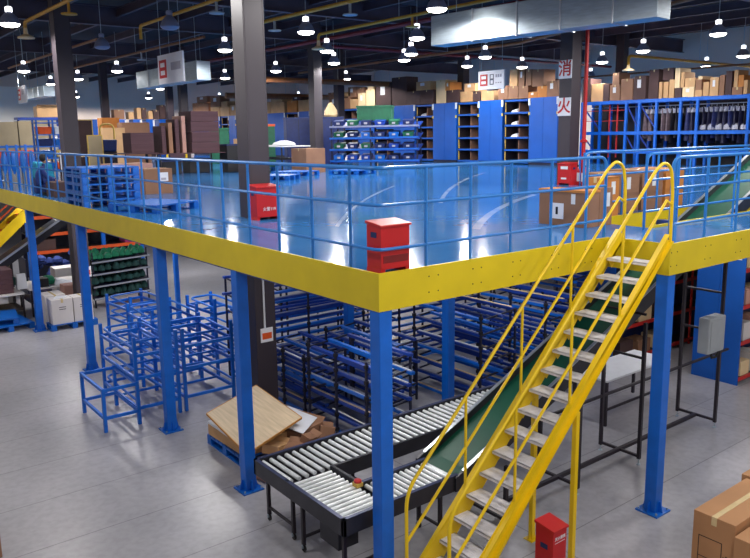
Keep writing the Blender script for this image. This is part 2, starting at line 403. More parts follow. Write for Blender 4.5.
pipe([(6.95, 15.5, 8.6), (7.3, 3.0, 8.6)], .055, PIPEY, 'yellow pipe running over the deck beside the dark column', None, [(7.15, 10.2, 8.6), (7.0, 13.8, 8.6)])
pipe([(9.95, 15.9, 8.25), (9.95, 15.9, 8.6), (9.98, 4.0, 8.6)], .05, PIPEY, 'yellow pipe ending in a pale cone beside a bright lamp', (9.95, 15.9, 8.12), [(9.97, 11.0, 8.6)])
pipe([(4.0, 34.0, 8.6), (4.1, 21.0, 8.6)], .05, PIPEB, 'brown pipe high over the beige boards', None, [(4.05, 26.0, 8.6)])
pipe([(6.6, 33.0, 8.6), (6.95, 18.5, 8.6)], .05, PIPEB, 'brown pipe passing behind the large hanging sign', None, [(6.8, 24.0, 8.6)])
pipe([(12.2, 30.0, 8.9), (12.4, 6.0, 8.9)], .08, PIPER, 'dark red pipe high over the deck centre', None, [])
pipe([(13.0, 26.5, 7.9), (33.8, 26.5, 7.9)], .14, PIPEB, 'thick brown pipe crossing the hall over the cartons')
pipe([(17.0, 37.0, 7.7), (33.8, 36.0, 7.7)], .18, PIPEB, 'thickest brown pipe far over the shelving')
pipe([(13.0, 20.8, 8.9), (33.8, 20.8, 8.9)], .07, PIPER, 'thin dark red pipe crossing behind the metal duct')
pipe([(22.5, 12.1, 7.75), (22.5, 12.1, 8.2), (26.0, 12.1, 8.2), (33.8, 12.1, 8.2)], .06, PIPEY, 'yellow pipe with a pale cone over the garment rack', (22.5, 12.1, 7.62))
pipe([(14.0, 4.0, 8.6), (18.0, 14.0, 8.6), (18.0, 30.0, 8.6)], .06, PIPEB, 'brown pipe slanting high beyond the metal duct')
pipe([(30.0, 6.0, 8.1), (30.0, 24.0, 8.1)], .05, PIPEB, 'thin brown pipe along the bluish wall')
# ducts
def duct(name, L, w, h, loc, rz, label, seams, endm):
    t = thing(name, label, 'duct', loc, rz)
    mk('duct_body', MB().box(0, 0, 0, w, L, h), GALV, t, bev=.012)
    for s_ in seams:
        m = MB(); m.box(-.02, s_ - .02, -.02, w + .02, s_ + .02, h + .02); mk('flange', m, SILVER, t, bev=.004)
    for s_ in (L * .1, L * .5, L * .9):
        mk('hanger_rod', MB().tube([(w / 2, s_, h), (w / 2, s_, 10.2 - loc[2])], .012, 5), GALV, t)
    return t
duct('ventilation_duct', 6.25, .58, .76, (9.56, 2.87, 7.5), math.atan2(.58, 6.22), 'large galvanised air duct hanging over the deck before the sign column', [1.0, 2.3, 3.5, 4.85], None)
duct('ventilation_duct', 6.2, .55, .7, (7.5, 20.4, 7.3), math.atan2(-.0, 5.6), 'smaller galvanised air duct hanging behind the large sign', [1.5, 2.6, 3.7, 4.8], None)
duct('ventilation_duct', 4.0, .5, .5, (5.0, 32.0, 7.2), 0, 'short galvanised air duct before the whitened wall segment', [1.0, 2.0, 3.0], None)
# ------------------------------------------------------------------ high-bay lamps
LAMPS = [(0.18, 15.81), (7.6, 13.03), (8.08, 7.89), (7.7, 18.45), (3.84, 30.42), (7.36, 28.55), (7.26, 34.11), (7.06, 38.42), (3.83, 19.7), (3.88, 14.14), (10.88, 27.29), (13.55, 30.14), (13.69, 25.16), (10.97, 16.89), (13.81, 20.54), (19.68, 27.84), (11.34, 12.36), (14.32, 16.12), (19.94, 18.76), (17.68, 15.47), (22.64, 17.86), (23.9, 14.37), (21.4, 10.76), (18.95, 6.54), (26.98, 9.66), (15.6, 18.05),
         (12.2, 51.5), (17.5, 51.0), (23.0, 50.0), (28.0, 46.0), (28.0, 36.0), (30.5, 27.0), (30.8, 20.0), (30.6, 13.2), (14.0, 40.0), (2.5, 42.0)]  # this row of lamps is added to brighten the far walls
LL = ['over the long railing at the picture corner', 'lit brightly over the deck next to a dark column', 'beside the near end of the metal duct', 'just beyond the dark column by the railing', 'over the beige boards, next to the small sign',
      'behind the large hanging sign', 'above the desks, in line with the first dark column', 'farthest over the whitened wall segment', 'unlit, beside the first dark column', 'unlit, over the large hanging sign',
      'behind the dark carton stack, nearer one', 'behind the dark carton stack, farther one', 'between the railing column and the flow rack column', 'close to the flow rack column', 'one behind the flow rack column',
      'over the far cartons by the flow rack', 'in front of the far end of the metal duct', 'below the far end of the metal duct', 'over the shelving by the small sign', 'under the middle of the metal duct', 'over the brown cartons before the sign column',
      'over the garment rack beside the sign column', 'over the middle of the garment rack', 'largest one over the garment rack', 'near the picture edge over the garment rack', 'smallest one beneath the duct end',
      'added far off to light the grey end wall, nearest the whitened wall segment', 'added far off to light the grey end wall, second from the whitened segment', 'added far off to light the grey end wall, third from the whitened segment', 'added far off to light the grey end wall, fourth from the whitened segment',
      'added far off beyond the cartons by the flow rack', 'added far off beyond the dark cartons', 'added far off beyond the small letter sign', 'added by the bluish wall behind the garment rack', 'added above the far shelf fronts', 'added low over the whitened wall segment']
def make_lamp(lit):
    t = thing('high_bay_lamp', 'x', 'lamp', (0, 0, 8.2))
    mk('reflector', MB().lathe([(.26, 0), (.255, .03), (.2, .17), (.11, .27), (.085, .30), (.08, .29), (.10, .26), (.19, .16), (.245, .02)], n=18), SHADE, t, smooth=True)
    mk('diffuser', MB().lathe([(.245, .03), (.25, .0), (.21, -.05), (.12, -.075), (.01, -.085)], n=18), LAMP if lit else SHADE, t, smooth=True)
    mk('housing_cap', MB().lathe([(.075, .30), (.09, .31), (.09, .42), (.05, .44)], n=12), CAPM if lit else SHADE, t, smooth=True)
    mk('hanger_rod', MB().tube([(0, 0, .44), (0, 0, 1.72)], .012, 5), GALV, t)
    return t
lit_, dim_ = make_lamp(True), make_lamp(False)
ul = [False, False]
lampW = 560
def spot(x, y, z, w, size=math.radians(174), col=(1, .97, .95)):
    l = bpy.data.lights.new('lamp_or_fill_light', 'SPOT'); l.energy = w; l.spot_size = size; l.spot_blend = .25; l.shadow_soft_size = .2; l.color = col
    o = bpy.data.objects.new('lamp_or_fill_light', l); COL.objects.link(o); o.location = (x, y, z); return o
for i, (x, y) in enumerate(LAMPS):
    k = i in (8, 9); src = dim_ if k else lit_
    lab = '%s high-bay lamp %s' % ('grey' if k else 'white', LL[i])
    if not ul[k]: o = src; o.location = (x, y, 8.2); o['label'] = lab; o['group'] = 'high-bay lamps'; ul[k] = True
    else: o = dup(src, (x, y, 8.2), label=lab)
    o['group'] = 'high-bay lamps'
    if not k: spot(x, y, 8.09, lampW * (2.6 if i > 25 else 1))
# unseen fill spots added over the camera's side and above the frame, no fixtures
for x, y in [(-3.6, 15.8), (.2, 8.5), (4, 3.4), (-3.0, 3), (.5, -4.5), (8, -1.5), (4, -9), (13, -1), (12, -8), (-4, -8), (14, 3), (4.6, -2.2)]: spot(x, y, 8.3, lampW * (.5 if x == 4.6 else 1))  # the weaker last spot is added to brighten the stair treads
# bare area lights just below the deck, unseen behind its edge
for x, y, e in [(2.0, 3.0, 56), (2.0, 9, 70), (6, 3.5, 34), (6, 8, 34), (2, 14, 80), (6, 14, 80), (10, 4, 60), (10, 10, 60), (2, 20, 110), (7, 21, 110), (13, 16, 90), (4, 27, 140), (9, 1.0, 30)]:
    l = bpy.data.lights.new('deck_light', 'AREA'); l.shape = 'RECTANGLE'; l.size = .25; l.size_y = 2.4; l.energy = e; l.color = (1, .97, .94)
    o = bpy.data.objects.new('deck_light', l); COL.objects.link(o); o.location = (x, y, 3.3)

# ================================================================== RAILINGS
RT, RM, RLo = H + 1.10, H + .711, H + .24
def railing(label, path, posts, foot=DK - .1, r=.021, ends=(False, False), group=None, zs=(RT, RM, RLo)):
    """path: xy polyline; posts: xy list; ends: whether the top rail bends down into an end post"""
    o = Vector((path[0][0], path[0][1], DK)); t = thing('guard_railing', label, 'railing', o, group=group)
    for k, z in enumerate(zs):
        p = [Vector((x, y, z)) for x, y in path]
        if k == 0:
            if ends[0]: p = [Vector((path[0][0], path[0][1], foot))] + p
            if ends[1]: p = p + [Vector((path[-1][0], path[-1][1], foot))]
        pp = [q - o for q in fillet(p, .16 if k == 0 else .12)]
        mk(('top_rail', 'middle_rail', 'lower_rail')[k], MB().tube(pp, r if k == 0 else r * .85, 8), BLUER, t, smooth=True)
    for x, y in posts: mk('post', MB().tube([(x - o.x, y - o.y, foot - o.z), (x - o.x, y - o.y, zs[0] - o.z)], r * .9, 8), BLUER, t, smooth=True)
    return t
yp = [.56 + .772 * i for i in range(32)]
railing('long blue tube railing above the five edge columns, beside the blue pallet stack', [(.05, 26), (.05, .562)], [(.05, y) for y in yp])
railing('blue tube railing bending round the corner with the red box, up to the stair', [(.05, .562), (.05, .05), (4.0, .05)], [(x, .05) for x in (.712, 1.401, 2.091, 2.85, 3.58)], ends=(False, True))
railing('blue tube railing on the walkway front past the stair head', [(XS_ + .04, -.86), (18, -.86)], [(XS_ + .12, -.86)] + [(4.98 + .86 * i, -.86) for i in range(12)], ends=(True, False))
railing('blue tube railing on the walkway side next to the green belt', [(5.3, .26), (18, .26)], [(5.3 + .9 * i, .26) for i in range(14)], ends=(True, False))
rr = railing('blue tube railing along the far side of the belt opening', [(5.55, 1.56), (18, 1.56)], [(5.55 + 1.1 * i, 1.56) for i in range(11)], ends=(True, False))
# ================================================================== STAIR
xs, sd, sh = 3.8576, .2147, .2107
yN, yF = -.90, -.257
def nz(x): return H - (xs - x) / sd * sh
stair = thing('stair', 'yellow steel stair with grey treads rising to the platform', 'stair', (xs - 17 * sd, (yN + yF) / 2, 0))
so = Vector(stair.location)
def loc_(m): m.v = [(x - so.x, y - so.y, z - so.z) for x, y, z in m.v]; return m
xb = xs - 17.3 * sd
def stringer(y, out):
    up, dn = .07, -.135
    P = [(xb - .02, 0), (xb + .2, 0), (4.05, nz(4.05) + dn), (4.05, H + .02), (3.92, nz(3.92) + up), (xb - .02, nz(xb) + up + .02)]
    P = [(x, max(0, z)) for x, z in P]
    m = MB().xz(P, y - .006, y + .006)
    a = Vector((xb, 0, nz(xb) + up)); b = Vector((3.93, 0, nz(3.93) + up))
    for q in ((up), (dn)):
        A = (xb + (.2 if q < 0 else 0), y + out * .03, max(.01, nz(xb + (.2 if q < 0 else 0)) + q)); B = (4.04, y + out * .03, nz(4.04) + q)
        if q > 0: B = (3.93, y + out * .03, nz(3.93) + q)
        m.bar(A, B, .066, .012)
    return m
mk('stringer', loc_(stringer(yN - .008, -1)), YELS, stair)
mk('stringer', loc_(stringer(yF + .008, 1)), YELS, stair)
for i in range(1, 18):
    x, z = xs - i * sd, H - i * sh
    m = MB().box(x, yN, z - .004, x + .245, yF, z); m.box(x, yN, z - .035, x + .012, yF, z); m.box(x + .235, yN, z - .035, x + .245, yF, z)
    for j in range(6): m.box(x + .02 + j * .03, yN + .02, z, x + .03 + j * .03, yF - .02, z + .0025)
    mk('tread', loc_(m), TREAD, stair)
    mk('tread_bracket', loc_(MB().xz([(x + .03, z - .004), (x + .19, z - .004), (x + .19, z - .05), (x + .1, z - .14), (x + .03, z - .05)], yF - .016, yF - .004)), YELS, stair)
for y in (yN - .02, yF + .02):
    hr = thing('handrail', 'x', None); hr.parent = stair; del hr['label']
    x0 = .16
    top = [(x0, y, .0), (x0, y, nz(x0) + 1.2), (3.62, y, nz(3.62) + 1.19), (3.80, y, H + 1.06), (3.97, y, H + .98), (4.03, y, H + .7), (4.04, y, H - .05)]
    mk('hand_tube', loc_(MB().tube(fillet(top, .2, 6), .021, 9)), YELS, hr, smooth=True)
    mk('middle_tube', loc_(MB().tube([(x0, y, nz(x0) + .6), (3.90, y, nz(3.90) + .53), (4.04, y, H + .5)], .018, 8)), YELS, hr, smooth=True)
    for i in ((4.0, 8.3, 12.6) if y < -.5 else (4.3, 8.6, 13.0)):
        x = xs - i * sd
        mk('post', loc_(MB().tube([(x, y, nz(x) - .02), (x, y, nz(x) + 1.2)], .017, 8)), YELS, hr, smooth=True)
for y in (yN - .03, yF + .03):
    x = 2.2 if y < -.5 else 2.3
    m = MB().box(x - .03, y - .03, 0, x + .03, y + .03, nz(x) - .17)
    lg = mk('leg', loc_(m), YELS, stair)
    f = MB().box(x - .08, y - .07, 0, x + .08, y + .07, .012); f.hexa([(x - .07, y - .01, .01), (x + .07, y - .01, .01), (x + .07, y + .01, .01), (x - .07, y + .01, .01), (x - .03, y - .01, .12), (x + .03, y - .01, .12), (x + .03, y + .01, .12), (x - .03, y + .01, .12)])
    mk('foot_plate', loc_(f), YELS, lg)
# ================================================================== FIRE BOXES
def fire_box(label, x, y, z, w=.37, d=.26, h=.62, rz=0.0, slope=True):
    """front looks towards -Y in its own frame; the lid overhangs"""
    t = thing('fire_extinguisher_box', label, 'fire box', (x, y, z), rz)
    m = MB().box(-w / 2, -d / 2, .05, w / 2, d / 2, h - .03); mk('body', m, RED, t, bev=.006)
    l = MB().hexa([(-w / 2 - .015, -d / 2 - .02, h - .05), (w / 2 + .015, -d / 2 - .02, h - .05), (w / 2 + .015, d / 2 + .01, h - .02), (-w / 2 - .015, d / 2 + .01, h - .02),
                   (-w / 2 - .015, -d / 2 - .02, h - .025), (w / 2 + .015, -d / 2 - .02, h - .025), (w / 2 + .015, d / 2 + .01, h + .012), (-w / 2 - .015, d / 2 + .01, h + .012)])
    mk('lid', l, RED, t, bev=.004)
    for sx in (-1, 1): mk('foot', MB().hexa([(sx * (w / 2 - .02) - .03, -d / 2, 0), (sx * (w / 2 - .02) + .03, -d / 2, 0), (sx * (w / 2 - .02) + .03, d / 2, 0), (sx * (w / 2 - .02) - .03, d / 2, 0), (sx * (w / 2 - .03) - .03, -d / 2, .06), (sx * (w / 2 - .03) + .03, -d / 2, .06), (sx * (w / 2 - .03) + .03, d / 2, .06), (sx * (w / 2 - .03) - .03, d / 2, .06)]), RED, t)
    for sx in (-1, 1): mk('side_sticker', MB().box(sx * (w / 2 + .001), -.05, h * .70, sx * (w / 2 + .004), .05, h * .70 + .06), NAVYB, t)
    return t
A = fire_box('red fire extinguisher box on the platform corner', .315, .225, DK, w=.40, d=.25, h=.56)
mk('handle_recess', MB().box(-.17, -.129, .12, .18, -.123, .2), mat('dark_red_recess', (120, 16, 20), .5), A, bev=.003)
B = fire_box('red fire extinguisher box at the foot of the dark column', 1.88, 5.72, DK, w=.46, d=.28, h=.62)
text('火警119', .075, B, WHITE, (.02, -.144, .19), FACE_NY)
mk('latch_bar', MB().box(-.1, -.148, .44, .19, -.14, .47), ORG, B)
Cb = fire_box('red fire extinguisher box below the red character signs', 12.35, 7.14, DK, w=.45, d=.28, h=.62, rz=-PI / 2)
mk('label_upper', MB().box(-.12, -.146, .44, .12, -.141, .52), TAGW, Cb); mk('label_lower', MB().box(-.1, -.146, .16, .08, -.141, .21), TAGW, Cb)
Db = fire_box('red fire extinguisher box on the floor by the stair leg', 1.49, -1.17, 0, w=.23, d=.25, h=.94)
text('灭火器箱', .045, Db, WHITE, (.0, -.1285, .80), FACE_NY); text('火警119', .05, Db, WHITE, (.0, -.1285, .5), FACE_NY)
mk('white_line', MB().box(-.085, -.1285, .75, .085, -.1245, .754), WHITE, Db)
# signs on the column
for z, ch, lab in ((6.67, '消', 'white square sign with the red character for extinguish, upper of two on the dark column'), (5.65, '火', 'white square sign with the red character for fire, lower of two on the dark column')):
    t = thing('character_sign', lab, 'sign', (12.52, 7.45, z), group=None)
    mk('board', MB().box(-.012, -.22, 0, .012, .22, .5), WHITE, t, bev=.003)
    text(ch, .46, t, RED, (-.016, 0, .25), FACE_NX, bold=.008)
t = thing('red_riser_pipe', 'red vertical pipe fixed to the side of the sign column', 'pipe', (13.02, 7.12, DK))
mk('pipe_run', MB().tube([(0, 0, 0), (0, 0, 5.3)], .055, 10), RED, t, smooth=True); mk('valve', MB().lathe([(.06, -.05), (.1, -.03), (.1, .03), (.06, .05)], (0, 0, 1.2)), RED, t)
for i, (y, z) in enumerate(((7.28, .52), (7.0, .5))):
    t = thing('fire_extinguisher', 'fire extinguisher with a white label %s the red pipe' % ('just before', 'just past')[i], 'fire extinguisher', (12.55, y - .3, DK))
    mk('cylinder', MB().lathe([(.085, 0), (.09, .03), (.09, .4), (.05, .48), (.03, .5)]), RED, t, smooth=True); mk('label', MB().lathe([(.092, .1), (.092, .34)]), TAGW, t, smooth=True); mk('valve_handle', MB().box(-.02, -.07, .5, .02, .05, .55), INK, t)
# ================================================================== CONVEYORS
ZR = .85
def conveyor_leg(t, x0, y0, x1, y1, top, caster=True):
    """an H frame with two posts, a cross bar and two feet"""
    for x, y in ((x0, y0), (x1, y1)):
        lg = mk('leg', MB().box(x - .022, y - .022, .09, x + .022, y + .022, top), BLACKT, t)
        if caster:
            mk('caster', MB().tube([(x - .012, y, .045), (x + .012, y, .045)], .045, 10), RUB, lg); mk('caster_fork', MB().box(x - .03, y - .012, .05, x + .03, y + .012, .1), GALV, lg)
        else: mk('levelling_foot', MB().lathe([(.03, 0), (.03, .012), (.008, .02), (.008, .1)], (x, y, 0), 8), GALV, lg)
    mk('cross_bar', MB().bar((x0, y0, .2), (x1, y1, .2), .03, .03), BLACKT, t)
def roller_conveyor(label, x0, y0, x1, y1, along, rollers, sides, legs, group='roller conveyors'):
    """along 'x': rollers lie along Y and follow each other in X; sides: which frame sides are built"""
    t = thing('roller_conveyor', label, 'conveyor', ((x0 + x1) / 2, (y0 + y1) / 2, 0), group=group); ox, oy = (x0 + x1) / 2, (y0 + y1) / 2
    X0, X1, Y0, Y1 = x0 - ox, x1 - ox, y0 - oy, y1 - oy
    for s_ in sides:
        q = {'-x': (X0 - .05, Y0 - .05, X0, Y1 + .05), '+x': (X1, Y0 - .05, X1 + .05, Y1 + .05), '-y': (X0 - .05, Y0 - .05, X1 + .05, Y0), '+y': (X0 - .05, Y1, X1 + .05, Y1 + .05)}[s_]
        f = mk('side_frame', MB().box(q[0], q[1], ZR - .16, q[2], q[3], ZR + .05), DARKM, t, bev=.006)
        mk('frame_cap', MB().box(q[0], q[1], ZR + .05, q[2], q[3], ZR + .058), CAPD, f)
    n = rollers
    for i in range(n):
        f = (i + .5) / n
        if along == 'x': x = X0 + f * (X1 - X0); a, b = (x, Y0 + .015, ZR), (x, Y1 - .015, ZR)
        else: y = Y0 + f * (Y1 - Y0); a, b = (X0 + .015, y, ZR), (X1 - .015, y, ZR)
        mk('roller', MB().tube([a, b], .03, 10), STEEL, t, smooth=True)
    mk('under_tray', MB().box(X0, Y0, ZR - .13, X1, Y1, ZR - .115), BLACKT, t)
    for l in legs: conveyor_leg(t, l[0] - ox, l[1] - oy, l[2] - ox, l[3] - oy, ZR - .13)
    return t
xl = -.22
roller_conveyor('long roller conveyor lane in front of the tube racks', xl, 1.66, 4.4, 2.42, 'x', 38, ('+y', '-x'), [(xl + .1, 1.72, xl + .1, 2.36), (1.3, 1.72, 1.3, 2.36), (2.9, 1.72, 2.9, 2.36)])
tr = roller_conveyor('roller transfer table between both roller lanes, behind the corner column', xl, .42, .40, 1.6, 'y', 13, ('-x', '-y'), [(xl + .05, .5, .34, .5), (xl + .05, 1.4, .34, 1.4)])
fl = roller_conveyor('short roller conveyor lane feeding the green belt', .46, .42, 1.5, .98, 'x', 11, ('-y', '+y'), [(1.35, .5, 1.35, .92)])
ox, oy = tr.location.x, tr.location.y
mk('divider_frame', MB().box(.41 - ox, 1.04 - oy, ZR - .12, .45 - ox, 1.6 - oy, ZR + .07), DARKM, tr, bev=.006)
mk('inner_frame', MB().box(4.4 - 2.09, -.43, ZR - .16, -1.66, -.385, ZR + .05), DARKM, [o for o in bpy.data.objects if o.name == 'roller_conveyor'][0], bev=.006)
es = mk('stop_button', MB().lathe([(.045, .07), (.05, .085), (.05, .11), (.03, .125)], (.39 - ox, .98 - oy, ZR), 14), RED, tr, smooth=True); es['label'] = 'red emergency stop button'
mk('button_box', MB().box(.34 - ox, .93 - oy, ZR + .03, .44 - ox, 1.03 - oy, ZR + .085), TAGY, es, bev=.006)
mk('motor_box', MB().box(-.2, -.3, .3, .1, .1, .66), DARKM, tr, bev=.01)
# belt conveyor
bs = .4415; bx0, bx1 = 1.52, 11.5; by0, by1 = .36, 1.11
def bz(x): return ZR + (x - bx0) * bs
bt = thing('belt_conveyor', 'inclined conveyor with a dark green belt running up through the deck behind the stair', 'conveyor', (bx0, (by0 + by1) / 2, 0)); bo = Vector(bt.location)
def lb_(m): m.v = [(x - bo.x, y - bo.y, z) for x, y, z in m.v]; return m
P = [(bx0, bz(bx0) - .02), (bx0 + .25, bz(bx0 + .25) - .07), (bx1, bz(bx1) - .07), (bx1, bz(bx1) - .12), (bx0 + .25, bz(bx0 + .25) - .12), (bx0, bz(bx0) - .07)]
mk('belt', lb_(MB().xz(P, by0 + .02, by1 - .02)), GREEN, bt)
for y in (by0, by1):
    Q = [(bx0 - .04, bz(bx0) + .03), (bx0 + .2, bz(bx0 + .2) + .04), (bx1, bz(bx1) + .04), (bx1, bz(bx1) - .22), (bx0 + .2, bz(bx0 + .2) - .24), (bx0 - .04, bz(bx0) - .16)]
    f = mk('side_frame', lb_(MB().xz(Q, y - .02, y + .02)), DARKM, bt, bev=.004)
    mk('silver_edge', lb_(MB().bar((bx0 + .1, y, bz(bx0 + .1) + .045), (bx1, y, bz(bx1) + .045), .05, .012)), SILVER, f)
mk('end_roller', lb_(MB().tube([(bx0 + .03, by0 + .02, ZR - .05), (bx0 + .03, by1 - .02, ZR - .05)], .045, 10)), STEEL, bt, smooth=True)
mk('return_belt', lb_(MB().xz([(bx0 + .4, bz(bx0 + .4) - .2), (bx1, bz(bx1) - .2), (bx1, bz(bx1) - .215), (bx0 + .4, bz(bx0 + .4) - .215)], by0 + .03, by1 - .03)), mat('belt_underside', (24, 30, 30), .7), bt)
for x in (2.2, 3.74, 5.3, 7.65):
    tp = min(bz(x) - .2, DK - .2)
    for y in (.14, .85):
        if x < 3: tp = bz(x) - .24
        lg = mk('leg', lb_(MB().box(x - .025, y - .025, .1, x + .025, y + .025, tp)), BLACKT, bt)
        mk('levelling_foot', lb_(MB().lathe([(.035, 0), (.035, .012), (.01, .02), (.01, .1)], (x, y, 0), 8)), GALV, lg)
    mk('cross_bar', lb_(MB().bar((x, .14, .14), (x, .85, .14), .04, .04)), BLACKT, bt)
    if tp > 1.6: mk('cross_bar', lb_(MB().bar((x, .14, 1.75), (x, .85, 1.75), .035, .035)), BLACKT, bt)
    if tp > 2.2: mk('cross_bar', lb_(MB().bar((x, .14, 2.45), (x, .85, 2.45), .035, .035)), BLACKT, bt)
mk('floor_beam', lb_(MB().bar((2.2, .5, .14), (7.65, .5, .14), .06, .05)), BLACKT, bt)
mk('side_beam', lb_(MB().bar((3.74, .85, .95), (9.4, .85, .95), .04, .04)), BLACKT, bt)
t = thing('control_cabinet', 'light grey control cabinet on the black belt frame, facing the stair', 'cabinet', (7.42, .05, 1.5))
mk('body', MB().box(-.46, -.06, 0, .08, .14, .62), GREYB, t, bev=.03); mk('door', MB().box(-.41, -.072, .05, .03, -.06, .57), GREYB, t, bev=.006); mk('cable', MB().tube([(-.2, .03, 0), (-.15, .03, -.12), (.05, .06, -.15), (.14, .06, -.06)], .02, 6), RUB, t)
# work table below the belt
t = thing('work_table', 'white topped table with dark legs behind the stair under the green belt', 'table', (7.1, 1.75, 0))
mk('table_top', MB().box(-.95, -.4, .84, 1.1, .4, .88), PAPER, t, bev=.006)
for sx in (-.88, 1.03):
    for sy in (-.34, .34): mk('leg', MB().box(sx - .025, sy - .025, 0, sx + .025, sy + .025, .84), BLACKT, t)
mk('lower_rail', MB().bar((-.88, -.34, .3), (1.03, -.34, .3), .03, .04), BLACKT, t)
# ================================================================== PALLETS
def make_pallet(name, label, w=1.2, d=1.0, h=.15, loc=(0, 0, 0), rz=0.0, group=None, m=BLUEP):
    t = thing(name, label, 'pallet', loc, rz, group)
    k = MB(); n = 9
    for i in range(n):
        y = -d / 2 + d / n * (i + .5); k.box(-w / 2, y - d / n * .42, h - .028, w / 2, y + d / n * .42, h)
    for x in (-w / 2 + .05, 0, w / 2 - .05): k.box(x - .05, -d / 2, h - .04, x + .05, d / 2, h - .028)
    mk('top_deck', k, m, t)
    for x in (-w / 2 + .07, 0, w / 2 - .07):
        for y in (-d / 2 + .07, 0, d / 2 - .07): mk('block', MB().box(x - .07, y - .07, .02, x + .07, y + .07, h - .04), m, t, bev=.008)
    for x in (-w / 2 + .07, 0, w / 2 - .07): mk('runner', MB().box(x - .07, -d / 2, 0, x + .07, d / 2, .02), m, t)
    return t
p0 = make_pallet('plastic_pallet', 'blue plastic pallet under the plywood board and scrap cartons', 1.25, 1.3, .17, (.98, 4.68, 0), 0, 'blue plastic pallets')
LP = ['lowest', 'second lowest', 'middle', 'second highest', 'top']
for i in range(5):
    dup(p0, (.66, 10.85, DK + .172 * i), 0, label='blue plastic pallet, %s in the stack of five behind the long railing' % LP[i])
dup(p0, (1.05, 8.85, DK), .45, label='single blue plastic pallet lying flat behind the long railing')
dup(p0, (-.62, 16.35, 0), .1, label='blue plastic pallet flat on the floor, lower one at the picture edge')
dup(p0, (-.85, 16.55, .172), -.15, label='blue plastic pallet stacked on another at the picture edge')
wp = dup(p0, (.93, 15.24, 0), 0, label='blue plastic pallet under the white cartons'); wp.scale = (1, .42, 1)
dup(p0, (8.1, 15.9, DK), .7, label='blue pallet on the deck beside the red box column')
dup(p0, (9.9, 17.6, DK), .3, label='blue pallet on the deck under the brown carton by the desk'); dup(p0, (11.8, 16.6, DK), .3, label='blue pallet on the deck before the flow rack')
dup(p0, (10.6, 22.0, DK), .2, label='dark blue pallet beneath the desk with the tall dark stack')
# load on the first pallet
single('sheet_stack', MB().hexa([(.40, 4.02, .175), (1.5, 4.15, .175), (1.58, 5.30, .175), (.36, 5.28, .175), (.40, 4.02, .36), (1.5, 4.15, .36), (1.58, 5.30, .36), (.36, 5.28, .36)]), TANC, 'flat pile of tan cardboard on the blue pallet', 'cardboard', bev=.006)
single('foam_sheet', MB().hexa([(.36, 4.4, .365), (.9, 4.2, .365), (1.0, 5.3, .365), (.37, 5.32, .365), (.36, 4.4, .40), (.9, 4.2, .40), (1.0, 5.3, .40), (.37, 5.32, .40)]), PAPER, 'white foam sheet between the tan cardboard and the plywood board', 'sheet')
c = [Vector((.22, 5.0, .66)), Vector((.12, 3.42, .52)), Vector((1.46, 4.0, .58)), Vector((1.5, 5.62, .70))]
nrm = (c[1] - c[0]).cross(c[3] - c[0]).normalized()
if nrm.z < 0: nrm = -nrm
bd = thing('plywood_board', 'large plywood board lying tilted on the pallet behind the blue column', 'board', c[1])
m = MB().hexa([q - c[1] - nrm * .012 for q in c] + [q - c[1] + nrm * .012 for q in c]); mk('sheet', m, PLY, bd)
e = MB()
for i in range(4): e.bar(c[i] - c[1], c[(i + 1) % 4] - c[1], .012, .034, nrm)
mk('edge_band', e, PLYE, bd)
single('paper_sheet', MB().hexa([(1.3, 3.72, .43), (1.95, 4.25, .40), (1.75, 4.95, .44), (1.15, 4.3, .46), (1.3, 3.72, .44), (1.95, 4.25, .41), (1.75, 4.95, .45), (1.15, 4.3, .47)]), PAPER, 'white sheet lying beside the plywood board on the scrap cartons', 'sheet')
def scrap(label, c, s, rot, m=BRNC):
    o = thing('scrap_carton', label, 'carton', c, rot[2], 'scrap cartons on the pallet'); o.rotation_euler = rot
    a, b, h = s; mk('panel', MB().box(-a / 2, -b / 2, 0, a / 2, b / 2, h), m, o, bev=.004); mk('flap', MB().hexa([(a / 2, -b / 2, h - .01), (a / 2 + .09, -b / 2, h + .05), (a / 2 + .09, b / 2, h + .05), (a / 2, b / 2, h - .01), (a / 2, -b / 2, h), (a / 2 + .09, -b / 2, h + .06), (a / 2 + .09, b / 2, h + .06), (a / 2, b / 2, h)]), m, o)
scrap('crushed brown carton under the white sheet', (1.5, 4.3, .18), (.62, .7, .2), (0, 0, .3)); scrap('small torn brown carton nearest the roller conveyor', (1.05, 3.6, .17), (.4, .3, .16), (.1, .1, .8))
scrap('flattened pinkish carton hanging over the pallet edge', (.6, 3.62, .0), (.5, .5, .1), (.0, 0, .2), PNKC); scrap('small upright carton scrap between torn cartons', (1.35, 3.72, .2), (.22, .18, .2), (.3, .2, .4)); scrap('carton scrap by the far roller frame corner', (1.85, 3.9, .1), (.3, .25, .25), (.2, .3, 1.1)); scrap('folded brown scrap beneath the plywood corner', (.85, 3.85, .2), (.35, .3, .14), (.0, .2, .5), TANC)
